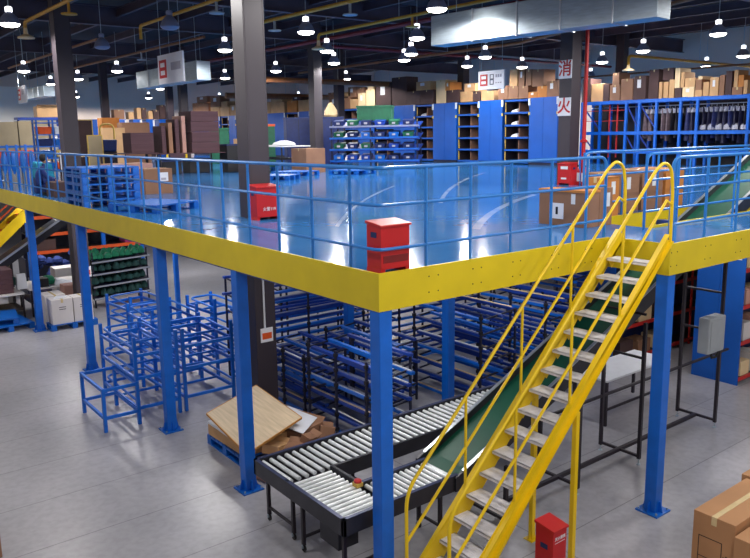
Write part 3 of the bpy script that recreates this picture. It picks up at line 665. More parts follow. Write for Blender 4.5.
# ================================================================== TUBE RACKS (nested trolleys of blue rails)
def make_rack(name, label, L, D, h, lv, loc, rz, seed):
    R = random.Random(seed)
    t = thing(name, label, 'rack', loc, rz, 'blue tube racks under the deck')
    for x in (-L / 2, 0, L / 2):
        for y in (-D / 2, D / 2): mk('post', MB().box(x - .018, y - .018, .03, x + .018, y + .018, h - (.0 if y < 0 else .05)), NAVY, t)
    for k in range(lv):
        z = .12 + (h - .2) * k / (lv - 1)
        for j in range(3):
            y = -D / 2 + .06 + (D - .12) * j / 2; dz = -.06 + .05 * j + R.uniform(-.015, .015); e = R.uniform(-.1, .1); e2 = R.uniform(-.035, .035)
            rl = mk('rail', MB().bar((-L / 2 - .02 + e, y, z + dz), (L / 2 + .05 + e, y, z + dz + e2), .08, .05), BLUE if (j + k) % 3 == 0 else BLUED, t)
            if R.random() < .6: mk('roller_strip', MB().bar((-L / 2 + e, y, z + dz + .036), (L / 2 + e, y, z + dz + .036 + e2), .034, .014), (PALC, TAGW, SHADE, SHADE)[R.randrange(4)], rl)
        for x in (-L / 2, L / 2): mk('cross_bar', MB().bar((x, -D / 2, z - .05), (x, D / 2, z + .03), .03, .03), NAVY, t)
        for x in (-L / 2, 0, L / 2): mk('joint', MB().box(x - .03, -D / 2 - .03, z - .03, x + .03, -D / 2 + .03, z + .03), INK, t)
    return t
RK = [('nearest the roller conveyor, behind the pallet of boards', 1.75, .95, 1.55, 6, (2.75, 4.15, 0), -PI / 2), ('behind the nearest rack, beside the dark column', 1.5, .95, 1.2, 6, (2.8, 6.02, 0), -PI / 2),
      ('across the back, next to the dark column', 3.0, .9, 2.3, 7, (3.75, 7.75, 0), 0), ('in the second row before the inner blue column', 1.9, .85, 1.3, 6, (4.05, 5.5, 0), -PI / 2),
      ('just past the inner blue column', 1.9, .95, 1.9, 7, (5.5, 4.3, 0), -PI / 2), ('across the back, behind the inner blue column', 3.0, .9, 2.5, 8, (7.2, 7.0, 0), 0), ('closest to the green belt', 1.8, 1.0, 2.0, 7, (6.95, 3.9, 0), -PI / 2),
      ('farthest across the back, reaching the deck', 3.2, .9, 2.75, 9, (5.4, 9.0, 0), 0), ('behind the green belt, before the red shelves', 2.2, .9, 2.6, 8, (8.35, 4.6, 0), -PI / 2)]
for i, (lab, L_, D_, h_, lv, lc, rz) in enumerate(RK): make_rack('tube_rack', 'rack of blue rails on dark posts, ' + lab, L_, D_, h_, lv, lc, rz, i)
# ================================================================== BLUE TUBE CARTS
def make_cart(name, label, W, D, h, levels, loc, rz=0, lip=True):
    t = thing(name, label, 'cart', loc, rz, 'blue tube carts'); q = .03
    for x in (-W / 2, W / 2):
        for y in (-D / 2, D / 2): mk('post', MB().box(x - q, y - q, 0, x + q, y + q, h + (.14 if lip and y < 0 else .02)), BLUE, t, bev=.004)
    for z in levels:
        f = MB()
        for y in (-D / 2, D / 2): f.bar((-W / 2, y, z), (W / 2, y, z), .045, .055)
        for x in (-W / 2, W / 2): f.bar((x, -D / 2, z), (x, D / 2, z), .045, .055)
        if lip:
            f.bar((-W / 2, 0, z), (W / 2, 0, z), .04, .04)
            f.tube(fillet([(-W / 2, -D / 2, z + .14), (-W / 2, D / 2 - .1, z + .17), (W / 2, D / 2 - .1, z + .17), (W / 2, -D / 2, z + .14)], .2), .023, 7)
        mk('shelf_frame', f, BLUE, t)
    return t
make_cart('tube_table', 'small blue tube table frame standing in front of the taller carts', .62, 1.25, .8, [.26, .78], (-.55, 7.56, 0), 0, False)
make_cart('tube_cart', 'tall blue tube cart directly behind the small table frame', .8, 1.9, 1.5, [.28, .85, 1.28], (.18, 7.95, 0))
make_cart('tube_cart', 'tall blue tube cart with curved lips beside the pallet of boards', 1.02, 1.5, 1.5, [.28, .85, 1.28], (1.22, 7.75, 0))
make_cart('tube_cart', 'tall blue tube cart in the second row behind the curved lip cart', 1.0, 1.5, 1.5, [.28, .85, 1.3], (1.35, 9.6, 0))
make_cart('tube_cart', 'blue tube cart farthest from the stair, before the green cart', .9, 1.3, 1.4, [.3, .85, 1.2], (1.5, 11.6, 0), .1)
make_cart('tube_cart', 'narrow blue tube cart beside the dark column by the racks', .6, 1.3, 1.6, [.3, .85, 1.4], (2.4, 9.2, 0), .05)
# ================================================================== CARTONS
def carton(name, label, x0, y0, z0, x1, y1, z1, m, group=None, tape=None, rz=0.0, flaps=False, bev=.006):
    """box with a tape strip along the top ('x' or 'y')"""
    cx, cy = (x0 + x1) / 2, (y0 + y1) / 2; a, b, h = (x1 - x0) / 2, (y1 - y0) / 2, z1 - z0
    t = thing(name, label, 'carton', (cx, cy, z0), rz, group)
    mk('body', MB().box(-a, -b, 0, a, b, h), m, t, bev=min(bev, h * .1))
    if tape == 'x':
        k = MB().box(-a - .002, -.03, h, a + .002, .03, h + .002); k.box(-a - .002, -.03, h - .1, -a, .03, h); mk('tape', k, TAPE, t)
    if tape == 'y':
        k = MB().box(-.03, -b - .002, h, .03, b + .002, h + .002); k.box(-.03, -b - .002, h - .1, .03, -b, h); mk('tape', k, TAPE, t)
    if flaps:
        mk('flap', MB().hexa([(-a, -b, h), (a, -b, h), (a, -b - .12, h + .08), (-a, -b - .12, h + .08), (-a, -b, h + .006), (a, -b, h + .006), (a, -b - .12, h + .086), (-a, -b - .12, h + .086)]), m, t)
    return t
# foreground
F1 = carton('carton', 'big taped brown carton with a printed outline at the lower picture corner', 2.77, -2.60, .12, 3.97, -2.13, 1.05, BIGC, 'large cartons by the stair', 'x')
pr_ = MB()
for a_, b_ in (((-.16, .66), (.1, .66)), ((-.16, .42), (.1, .42)), ((.1, .2), (.1, .66)), ((-.16, .2), (-.16, .66)), ((.0, .2), (.0, .42))):
    pr_.box(-.602, min(a_[0], b_[0]) - .004, min(a_[1], b_[1]) - .004, -.6005, max(a_[0], b_[0]) + .004, max(a_[1], b_[1]) + .004)
for v in ((.13, .5), (.16, .52), (.05, .3)): pr_.box(-.602, v[0] - .012, v[1] - .012, -.6005, v[0] + .012, v[1] + .012)
pr_.v = [(x, -y, z) for x, y, z in pr_.v]
mk('print', pr_, INK, F1)
carton('carton', 'lower brown carton in front of the big taped carton', 2.69, -3.2, .12, 3.9, -2.63, .97, BIGC, 'large cartons by the stair', 'x')
carton('carton', 'carton behind the big taped carton, mostly cut off by the picture edge', 4.02, -2.75, .12, 5.2, -2.05, 1.06, BIGC, 'large cartons by the stair', 'x')
make_pallet_ = dup(p0, (3.6, -2.6, 0), 0, label='blue plastic pallet under the large cartons at the lower picture corner'); make_pallet_.scale = (1.3, .85, .7)
carton('carton', 'brown carton barely showing at the lower corner opposite the stair', -4.1, 3.72, 0, -3.22, 4.5, .42, BRNC, None, 'y')
# on the deck, by the stair head
K1 = carton('carton', 'wide brown carton with a white picture label behind the railing near the stair', 4.85, .99, DK, 5.2, 1.9, DK + .57, BRNC, 'cartons behind the stair head', None)
mk('lid_edge', MB().box(-.185, -.465, .54, .185, .465, .58), GINC, K1, bev=.004)
lb = mk('label', MB().box(-.1775, -.04, .11, -.1755, .24, .36), WHITE, K1); mk('print', MB().box(-.1795, .07, .18, -.1775, .115, .30), INK, lb); mk('white_strip', MB().box(-.1775, -.26, .36, -.1755, -.18, .52), TAGW, K1)
KX = [('brown carton beside the wide labelled carton', 5.22, 1.0, 5.56, 1.5, .6, BRNC), ('ginger carton topped with orange, narrow one past the wide labelled carton', 6.2, 1.6, 6.62, 2.0, .7, GINC), ('tall brown carton behind the yellow stair handrail', 6.95, 1.9, 7.7, 2.6, .72, BRNC),
      ('brown carton with a white strip past the handrail', 7.8, 1.9, 8.5, 2.7, .74, BRNC), ('ginger edged carton next to the green belt', 8.6, 1.9, 9.25, 2.7, .74, GINC)]
for lab, x0, y0, x1, y1, h, m in KX:
    o = carton('carton', lab, x0, y0, DK, x1, y1, DK + h, m, 'cartons behind the stair head', 'x')
    mk('label', MB().box(-.02, -(y1 - y0) / 2 - .002, h - .3, .1, -(y1 - y0) / 2 - .0005, h - .08), TAGW, o)
# on the deck, behind the long railing
K2 = carton('carton', 'brown carton with a white label behind the single blue pallet', 2.45, 12.98, DK, 3.2, 13.8, DK + .66, BRNC, None, 'x')
mk('label', MB().box(.02, -.413, .33, .26, -.4105, .56), WHITE, K2); mk('label_print', MB().box(.06, -.4145, .36, .2, -.413, .42), FADE, K2)
carton('carton', 'pinkish carton behind the labelled brown carton and the blue pallet stack', 2.5, 15.6, DK, 3.7, 16.6, DK + .72, PNKC, None, 'x')
carton('carton', 'small dark carton half hidden by the blue pallet stack', 1.6, 13.0, DK, 2.1, 13.4, DK + .25, NAVYB, None, None)
carton('carton', 'dark brown carton in front of the crouching worker', .4, 13.9, DK, 1.05, 14.6, DK + .38, DRKC, None, None)
# white cartons on the floor pallet
for i, (x0, x1) in enumerate(((.36, .92), (.94, 1.46))):
    o = carton('carton', 'white carton with printed marks on the blue pallet, %s' % ('next to the edge column', 'farther from the edge column')[i], x0, 15.0, .17, x1, 15.5, .86, WHTC, 'white cartons on the floor pallet', 'y')
    for z in (.40, .46): mk('print', MB().box(-.09, -.253, z, .09, -.2505, z + .018), INK, o)
single('paper_sheet', MB().hexa([(.45, 15.15, .866), (.7, 15.05, .866), (.9, 15.4, .866), (.6, 15.48, .866), (.45, 15.15, .872), (.7, 15.05, .90), (.9, 15.4, .872), (.6, 15.48, .88)]), PAPER, 'crumpled white paper on the white carton', 'paper')
carton('carton', 'white carton at the back of the floor pallet, touching the dark column', .36, 15.68, 0, .92, 16.4, .86, WHTC, 'white cartons on the floor pallet', 'y')
cA = [o for o in bpy.data.objects if o.name.startswith('column_steel') and abs(o.location.y - 15.74) < .01][0]
lq = mk('switch_plate', MB().box(.02, -.235, 1.3, .22, -.212, 1.6), WHITE, cA, bev=.005); mk('orange_mark', MB().box(.05, -.239, 1.36, .19, -.234, 1.5), ORG, lq); mk('conduit', MB().tube([(.1, -.232, 1.6), (.1, -.232, 3.5)], .02, 6), TAGW, cA)
# ---- tables on the lower floor
def table(name, label, x0, y0, x1, y1, h, mt, ml, group=None, z0=0, shelf=None):
    t = thing(name, label, 'table', ((x0 + x1) / 2, (y0 + y1) / 2, z0), group=group); a, b = (x1 - x0) / 2, (y1 - y0) / 2
    mk('table_top', MB().box(-a, -b, h - .04, a, b, h), mt, t, bev=.006)
    for sx in (-1, 1):
        for sy in (-1, 1): mk('leg', MB().box(sx * (a - .05) - .025, sy * (b - .05) - .025, 0, sx * (a - .05) + .025, sy * (b - .05) + .025, h - .04), ml, t)
    if shelf: mk('shelf', MB().box(-a + .03, -b + .03, shelf, a - .03, b - .03, shelf + .03), ml, t)
    return t
table('work_table', 'grey table with the plum carton pile at the picture edge', -2.2, 16.9, .12, 18.1, .80, WHTC, BLACKT, None, 0, .3)
for i in range(5): carton('carton', 'plum coloured flat carton, %s in the pile on the grey table' % LP[i], -1.6, 17.1, .81 + .14 * i, -.12, 17.95, .945 + .14 * i, PLUMC, 'plum carton pile', None)
table('work_table', 'dark topped table behind the white cartons under the platform', .3, 17.1, 2.0, 18.6, .84, WHTC, BLACKT, None, 0, .4)
single('green_bundle', MB().lathe([(.05, 0), (.2, .02), (.22, .15), (.12, .26), (.02, .28)], (.95, 17.6, .85), 10), GRNT, 'green textile bundle on the dark topped table', 'textile', smooth=True)
single('white_garment', MB().hexa([(1.05, 17.2, .85), (1.7, 17.15, .85), (1.75, 17.6, .85), (1.1, 17.7, .85), (1.12, 17.25, 1.0), (1.55, 17.2, .90), (1.6, 17.5, .90), (1.15, 17.6, 1.05)]), PAPER, 'folded white garment on the dark topped table', 'textile', bev=.03)
single('black_printer', MB().box(.55, 17.2, .85, .88, 17.6, 1.1), INK, 'black label printer on the dark topped table', 'printer', bev=.02)
single('paper_bag', MB().hexa([(.02, 17.3, .85), (.3, 17.3, .85), (.3, 17.5, .85), (.02, 17.5, .85), (.04, 17.36, 1.3), (.28, 17.36, 1.3), (.28, 17.44, 1.3), (.04, 17.44, 1.3)]), PAPER, 'white bag with blue print standing behind the blue column', 'bag')
carton('carton', 'pinkish carton between the white cartons and the table top', 1.1, 16.4, .0, 1.55, 16.9, .95, PNKC)
# green textile cart
gc = thing('textile_cart', 'cart with four tilted shelves full of green textiles behind the blue columns', 'cart', (3.0, 17.5, 0))
for x in (-.85, .85):
    for y in (-.45, .45):
        p = mk('post', MB().box(x - .02, y - .02, .1, x + .02, y + .02, 1.75), NAVY, gc); mk('caster', MB().tube([(x - .02, y, .05), (x + .02, y, .05)], .05, 10), RUB, p)
R = random.Random(3)
for k in range(4):
    z = .32 + .38 * k
    sh_ = mk('shelf', MB().hexa([(-.9, -.55, z - .06), (.9, -.55, z + .0), (.9, .45, z + .16), (-.9, .45, z + .10), (-.9, -.55, z - .03), (.9, -.55, z + .03), (.9, .45, z + .19), (-.9, .45, z + .13)]), NAVY, gc)
    mk('silver_edge', MB().bar((-.9, -.57, z - .02), (.9, -.57, z + .04), .03, .05), SILVER, sh_)
    f = MB()
    for i in range(16):
        x = -.8 + i % 8 * .22 + R.uniform(-.03, .03); y = -.38 + (i // 8) * .4 + R.uniform(-.05, .05); r = R.uniform(.10, .15)
        f.lathe([(r * .4, 0), (r, .05), (r * .9, .14), (r * .35, .2 + R.uniform(0, .06))], (x, y, z + .04 + (y + .5) * .14 + x * .03), 7)
    o = mk('textile_heap', f, GRNT if k == 3 else GRND, gc, smooth=True); o['kind'] = 'stuff'
# far left lower level
t = thing('incline_conveyor', 'dark inclined conveyor climbing behind the first edge column', 'conveyor', (-.3, 18.5, 0))
mk('belt', MB().xz([(-1.5, .55), (2.4, 3.0), (2.4, 2.75), (-1.5, .3)], -.3, .5), DARKM, t); mk('side_edge', MB().bar((-1.5, -.32, .58), (2.4, -.32, 3.03), .05, .06), SILVER, t)
for x, h in ((-1.2, .7), (.4, 1.6)): mk('leg', MB().box(x - .04, -.25, 0, x + .04, .45, h - .1), BLACKT, t)
t = thing('pallet_rack', 'orange and blue pallet rack under the far end of the platform', 'rack', (3.3, 23.0, 0))
for x in (-1.6, .2, 1.1, 2.6): mk('upright', MB().box(x - .07, -.06, 0, x + .07, .06, 3.3), BLUE, t)
for z in (1.0, 1.65, 2.3, 2.9): mk('beam', MB().box(-1.6, -.1, z, 2.6, -.04, z + .12), ORG, t)
for z in (1.0, 1.65, 2.3): mk('rack_deck', MB().box(-1.6, -.04, z + .06, 2.6, 1.0, z + .1), DARKM, t)
mk('back_panel', MB().box(-1.6, 1.0, 0, 2.6, 1.05, 3.3), NAVY, t)
for i, (x, z, w, h, m, lab) in enumerate([(.4, 2.42, .5, .4, WHTC, 'white'), (1.5, 2.42, .5, .42, PALC, 'pale'), (1.5, 1.77, .6, .42, TANC, 'tan'), (.5, 1.77, .6, .36, DRKC, 'dark'), (-1.0, 1.12, .7, .4, DRKC, 'low dark'), (2.2, 1.12, .5, .4, MAUVE, 'magenta')]):
    carton('carton', '%s carton on the orange and blue pallet rack' % lab, 3.3 + x - w / 2, 23.0, z, 3.3 + x + w / 2, 23.7, z + h, m, 'cartons on the far pallet rack')
t = thing('yellow_staircase', 'yellow staircase with orange rails at the far left under the platform', 'stair', (.45, 20.6, 0))
for y in (0, .9):
    mk('stringer', MB().bar((-2.0, y, .3), (.85, y, 2.85), .06, .34), YELS, t); mk('hand_rail', MB().bar((-2.0, y, 1.0), (.75, y, 3.35), .05, .05), ORG, t)
for i in range(10): mk('tread', MB().box(-1.95 + .28 * i, .03, .42 + .25 * i, -1.7 + .28 * i, .87, .46 + .25 * i), ORG, t)
t = thing('textile_cart', 'cart piled with blue and white bundles behind the dark topped table', 'cart', (2.0, 20.6, 0)); mk('frame', MB().box(-1.1, -.5, .1, 1.1, .5, .16).box(-1.1, -.5, .16, -1.06, .5, 1.3).box(1.06, -.5, .16, 1.1, .5, 1.3), NAVY, t)
f = MB()
for i in range(26):
    r = R.uniform(.12, .2); f.lathe([(r * .4, 0), (r, .06), (r * .9, .16), (r * .3, .24)], (R.uniform(-.9, .9), R.uniform(-.35, .35), .2 + R.uniform(0, 1.1)), 7)
o = mk('bundle_heap', f, WORK, t, smooth=True); o['kind'] = 'stuff'
carton('carton', 'grey carton in front of the blue and white bundles', 1.6, 19.3, 0, 3.0, 19.9, 1.0, WHTC); single('green_bundle', MB().lathe([(.1, 0), (.25, .05), (.24, .25), (.1, .35)], (-.1, 18.0, .85), 10), GRND, 'dark green bundle on the table edge behind the plum cartons', 'textile', smooth=True)
# red shelving under the deck by the stair
def red_shelf(label, x0, y0, L, D, h, group='red lipped shelving under the deck'):
    t = thing('shelving_unit', label, 'shelving', (x0, y0, 0), group=group)
    mk('end_panel', MB().box(0, 0, 0, .03, D / 2 - .004, h).box(0, D / 2 + .004, 0, .03, D, h), PANEL, t)
    for k in range(5):
        z = .12 + (h - .15) * k / 4
        s_ = mk('shelf', MB().box(.03, .02, z - .02, L, D - .02, z), DARKM, t); mk('lip', MB().box(.03, -.0, z - .04, L, .02, z + .04), REDL, s_)
    for x in (L * .5, L - .02): mk('upright', MB().box(x - .02, .0, 0, x + .02, .04, h), REDL, t)
    mk('back_panel', MB().box(.03, D / 2 - .01, 0, L, D / 2 + .01, h), NAVYB, t)
    return t
a1 = red_shelf('blue ended shelving with the arrow sign next to the grey control cabinet', 10.1, .95, 6, 1.0, 3.2); red_shelf('blue ended shelving behind the stair, red lips facing the cabinet', 9.0, 3.2, 6.5, 1.0, 3.2)
mk('arrow_sign', MB().box(-.012, .08, 2.62, -.001, .24, 2.86), WHITE, a1); mk('arrow_mark', MB().yz([(.16, 2.66), (.21, 2.74), (.175, 2.74), (.175, 2.82), (.145, 2.82), (.145, 2.74), (.11, 2.74)], -.016, -.012), INK, a1)
for i in range(14):
    k = i % 4; x = 10.3 + .5 * (i // 4) + R.uniform(0, .1); z = .145 + 3.05 * k / 4
    carton('shelf_box', 'pale box on the red lipped shelving by the arrow sign, %s from its end panel' % nth(i), x, 1.0, z, x + .36, 1.4, z + R.uniform(.25, .45), [PALC, WHTC, PNKC][i % 3], 'boxes on the red shelving')
for i in range(12):
    k = i % 4; x = 9.3 + .75 * (i // 4) + R.uniform(0, .1); z = .145 + 3.05 * k / 4
    carton('shelf_box', 'box on the red lipped shelving behind the cabinet, %s from the stair' % nth(i), x, 3.25, z, x + .5, 3.65, z + R.uniform(.25, .5), [DRKC, BRNC, PALC][i % 3], 'boxes on the rear red shelving')
# ================================================================== UPPER LEVEL SHELVING
PANELS = [(48.95, 52.2), (47.15, 48.73), (44.51, 45.64), (37.48, 39.98), (34.41, 35.73), (31.09, 32.59), (27.74, 29.27), (24.23, 25.99), (21.07, 22.77), (18.0, 19.52), (14.81, 16.38)]
OPENS = [(45.73, 46.98), (35.85, 37.36), (29.37, 30.99), (26.03, 27.65), (22.81, 24.19), (19.55, 21.03), (16.44, 17.94)]
XS, ZT = 21.5, 6.70
for i, (a, b) in enumerate(PANELS):
    t = thing('shelving_end', 'closed blue shelving end, %s along the row counted from the sign column' % nth(10 - i), 'shelving', (XS, (a + b) / 2, DK), group='blue shelving ends'); w = (b - a) / 2; h = ZT - DK
    mk('end_panel', MB().box(0, -w, .12, 1.0, -.006, h), PANEL, t, bev=.006); mk('end_panel', MB().box(0, .006, .12, 1.0, w, h), PANEL, t, bev=.006)
    mk('plinth', MB().box(.04, -w + .02, 0, .98, w - .02, .12), NAVY, t)
    for y in (-w, w):
        mk('white_tag', MB().box(-.02, y - .06, h - .32, .0, y + .06, h - .02), TAGW, t); mk('yellow_tag', MB().box(-.02, y - .05, h - .75, .0, y + .05, h - .62), TAGY, t)
for i, (a, b) in enumerate(OPENS):
    t = thing('open_shelving', 'open blue shelving with orange dividers, %s along the row counted from the sign column' % nth(6 - i), 'shelving', (XS, (a + b) / 2, DK), group='open blue shelving'); w = (b - a) / 2 - .02; h = ZT - DK - .06
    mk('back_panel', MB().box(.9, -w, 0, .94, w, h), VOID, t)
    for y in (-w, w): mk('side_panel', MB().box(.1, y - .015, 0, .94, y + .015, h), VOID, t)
    for k in range(6):
        z = .1 + (h - .1) * k / 5
        mk('shelf', MB().box(.06, -w, z - .05, .9, w, z + .03), PANEL, t)
    for k in range(5):
        z = .1 + (h - .1) * k / 5 + .03
        mk('divider', MB().box(.25, -.02, z, .88, .02, z + .42), BRNC, t); mk('end_strip', MB().box(.1, w - .05, z + .02, .14, w - .015, z + .45), TAGY, t)
    for k in range({6: 3, 4: 1}.get(i, 0)):
        z = .13 + (h - .1) * (4 - k) / 5
        single('white_parcel', MB().hexa([(21.75, (a + b) / 2 + .1, DK + z), (22.1, (a + b) / 2 + .1, DK + z), (22.1, (a + b) / 2 + .5, DK + z), (21.75, (a + b) / 2 + .5, DK + z), (21.8, (a + b) / 2 + .15, DK + z + .14), (22.1, (a + b) / 2 + .15, DK + z + .2), (22.1, (a + b) / 2 + .5, DK + z + .16), (21.8, (a + b) / 2 + .45, DK + z + .1)]), PAPER,
               'pale parcel in the %s open shelving from the sign column, %s shelf from the top' % (nth(6 - i), nth(k)), 'parcel', 'pale parcels in the open shelving')
# the dark rows behind, and the far row before the end wall
LPAN = [(9.94, 10.19), (10.3, 11.3), (11.4, 12.18), (12.31, 13.12), (13.59, 14.14), (14.49, 15.05), (15.4, 16.2), (16.5, 17.3)]
for i, (a, b) in enumerate(LPAN):
    t = thing('shelving_end', 'blue shelf front far behind the desks, %s from the first dark column' % nth(i), 'shelving', ((a + b) / 2, 44, DK), group='far blue shelf fronts'); w = (b - a) / 2
    mk('panel', MB().box(-w, 0, 1.6 if i % 2 else .1, w, .8, 2.66), PANEL, t, bev=.006); mk('shelf_bay', MB().box(-w, .06, .05, w, .8, 1.55 if i % 2 else .09), DRKC, t); mk('white_tag', MB().box(w - .1, -.02, 2.2, w, 0, 2.6), TAGW, t)
def on_top(data, xf, depth, where, grp, ref, order, alongx=False):
    cnt = {}
    for i, (a, b, z0, z1, c) in enumerate(sorted(data, key=lambda q: order * (q[0] + q[1]))):
        n = cnt.get(c, 0); cnt[c] = n + 1
        q = (a, xf, z0, b, xf + depth, z1) if alongx else (xf, a, z0, xf + depth, b, z1)
        o = carton('carton', '%s carton on top of %s, %s %s one from %s' % (c, where, nth(n), c, ref), *q, CART[c], grp, ('y' if alongx else 'x') if (b - a) > .3 else None)
        if i % 3 == 0 and (b - a) > .3 and not alongx:
            w = (b - a) / 2; h = z1 - z0; mk('label', MB().box(-depth / 2 - .004, -w * .2, h * .5, -depth / 2 - .001, w * .4, h * .85), TAGW, o)
CART_C = [(31.21, 32.25, 6.70, 7.42, 'brown'), (30.08, 31.19, 6.70, 7.34, 'brown'), (29.34, 30.06, 6.70, 7.24, 'tan'), (28.57, 29.27, 6.70, 7.54, 'pale'), (27.69, 28.5, 6.70, 7.7, 'pale'), (26.25, 27.57, 6.70, 7.98, 'dark'), (24.9, 26.17, 6.70, 8.21, 'dark'), (23.84, 24.88, 6.70, 7.42, 'dark'), (22.83, 23.82, 6.70, 7.42, 'dark'), (21.9, 22.59, 6.70, 7.85, 'pale'), (20.93, 21.84, 6.70, 7.31, 'dark'), (20.03, 20.84, 6.70, 7.19, 'tan'), (19.5, 19.97, 6.70, 7.16, 'dark'), (18.59, 19.41, 6.70, 7.14, 'tan'), (17.72, 18.32, 6.70, 7.32, 'brown'), (17.11, 17.7, 6.70, 7.28, 'brown'), (16.53, 17.09, 6.70, 7.25, 'brown'), (16.01, 16.51, 6.70, 6.96, 'ginger'), (15.48, 15.99, 6.70, 7.18, 'ginger'), (14.91, 15.46, 6.70, 7.37, 'brown'), (39.48, 39.95, 6.70, 7.48, 'tan'), (38.48, 39.4, 6.70, 7.45, 'tan'), (37.57, 38.47, 6.70, 7.41, 'tan'), (36.01, 37.17, 6.70, 7.42, 'ginger'), (34.57, 35.8, 6.70, 7.42, 'tan'), (50.93, 52.05, 6.70, 7.88, 'brown'), (49.1, 50.91, 6.70, 7.82, 'brown'), (47.18, 48.72, 6.70, 7.44, 'tan'), (45.52, 47.07, 6.70, 7.38, 'tan'), (44.4, 45.42, 6.70, 7.47, 'tan'), (31.5, 32.34, 7.42, 7.72, 'brown'), (30.07, 31.43, 7.42, 7.67, 'tan'), (29.47, 30.25, 7.34, 7.93, 'brown'), (28.7, 29.4, 7.54, 7.86, 'brown'), (27.81, 28.35, 7.7, 8.11, 'pale'), (23.05, 24.13, 7.42, 7.86, 'tan'), (21.56, 21.91, 7.31, 7.72, 'ginger'), (19.82, 20.55, 7.19, 7.56, 'tan'), (17.17, 17.63, 7.28, 8.01, 'tan'), (16.75, 17.09, 7.25, 7.98, 'brown'), (16.35, 16.67, 7.25, 7.95, 'brown'), (15.67, 16.3, 7.18, 7.91, 'brown'), (37.8, 39.3, 7.45, 7.96, 'tan'), (35.55, 36.51, 7.42, 7.65, 'dark'), (49.22, 51.14, 7.88, 8.34, 'brown'), (46.96, 48.67, 7.44, 8.23, 'brown'), (45.8, 46.86, 7.38, 7.79, 'tan')]
CART_R = [(14.99, 15.43, 6.5, 7.53, 'dark'), (14.33, 14.94, 6.5, 7.28, 'tan'), (14.02, 14.31, 6.5, 7.25, 'dark'), (13.46, 13.97, 6.5, 7.18, 'brown'), (12.84, 13.42, 6.5, 7.4, 'brown'), (12.22, 12.8, 6.5, 7.48, 'dark'), (11.64, 12.08, 6.5, 7.7, 'dark'), (11.46, 11.6, 6.5, 7.17, 'tan'), (11.19, 11.39, 6.5, 7.16, 'tan'), (10.92, 11.14, 6.5, 7.24, 'tan'), (10.59, 10.88, 6.5, 6.89, 'dark'), (10.06, 10.55, 6.5, 6.9, 'pale'), (9.72, 10.02, 6.5, 6.76, 'tan'), (9.45, 9.68, 6.5, 7.05, 'tan'), (9.07, 9.41, 6.5, 7.21, 'tan'), (8.83, 9.03, 6.5, 7.28, 'brown'), (8.55, 8.79, 6.5, 7.41, 'dark'), (8.13, 8.52, 6.5, 6.79, 'brown'), (7.94, 8.08, 6.5, 7.03, 'tan'), (13.52, 13.86, 7.18, 7.69, 'brown'), (10.98, 11.45, 7.24, 7.71, 'dark'), (10.69, 10.91, 6.89, 7.68, 'pale'), (10.5, 10.65, 6.9, 7.51, 'tan'), (10.03, 10.46, 6.9, 7.25, 'tan'), (9.76, 10.0, 6.76, 7.17, 'brown'), (9.73, 9.92, 7.17, 7.3, 'pale'), (8.32, 8.47, 6.79, 7.43, 'tan'), (8.09, 8.29, 6.79, 7.23, 'ginger')]
CART_L = [(12.36, 13.04, 6.42, 7.04, 'brown'), (13.33, 13.69, 6.42, 6.88, 'tan'), (13.91, 14.2, 6.42, 7.17, 'tan'), (14.24, 14.55, 6.42, 7.16, 'dark'), (14.71, 15.0, 6.42, 6.96, 'tan'), (15.06, 15.46, 6.42, 7.03, 'dark'), (15.52, 15.9, 6.42, 7.37, 'dark'), (15.99, 16.33, 6.42, 7.31, 'dark')]
on_top(CART_C, XS + .05, .8, 'the blue shelving', 'cartons on the blue shelving', 'the sign column', 1)
on_top(CART_R, 24.0, .8, 'the garment rack', 'cartons on the garment rack', 'the sign column', -1)
on_top(CART_L, 44.05, .6, 'the far shelves', 'cartons on the far shelf fronts', 'the dark column', 1, True)
# ------------------------------------------------------------------ garment racks
GPOST = [15.39, 14.42, 13.1, 12.46, 11.66, 10.58, 9.86, 7.82]
gr = thing('garment_rack', 'long blue garment rack full of bagged clothes behind the sign column', 'rack', (24.0, 11.6, DK)); hz = 6.5 - DK
for y in GPOST:
    for x in (.0, .8): mk('post', MB().box(x - .05, y - 11.6 - .05, 0, x + .05, y - 11.6 + .05, hz), BLUE, gr)
for z in (hz - .08, 1.35, .55):
    for x in (0, .8): mk('beam', MB().box(x - .04, 7.7 - 11.6, z - .06, x + .04, 15.45 - 11.6, z + .08), BLUE, gr)
for j in range(9): mk('bracing', MB().bar((0, 7.9 - 11.6 + .85 * j, hz), (.8, 7.9 - 11.6 + .85 * j, hz), .3, .03), BLUE, gr)
for a, b in ((15.39, 14.42), (13.1, 12.46), (12.46, 11.66)):
    for z0, z1 in ((1.5, hz - .2), (.3, 1.3)): mk('bracing', MB().bar((.03, a - 11.6, z1), (.03, b - 11.6, z0), .05, .05), BLUED, gr)
mk('hanging_tube', MB().tube([(.4, 7.8 - 11.6, hz - .28), (.4, 15.3 - 11.6, hz - .28)], .02, 8), SILVER, gr)
mk('shelf_bars', MB().bar((.1, 15.3 - 11.6, 1.9), (.1, 13.2 - 11.6, 1.9), .03, .03).bar((.1, 15.3 - 11.6, 2.35), (.1, 13.2 - 11.6, 2.35), .03, .03).bar((.1, 14.0 - 11.6, .3), (.1, 14.0 - 11.6, hz), .05, .05).bar((.1, 13.6 - 11.6, .3), (.1, 13.6 - 11.6, hz), .05, .05), REDL, gr)
mk('back_net', MB().box(1.3, -4.2, 0, 1.34, 4.2, hz), INK, gr)
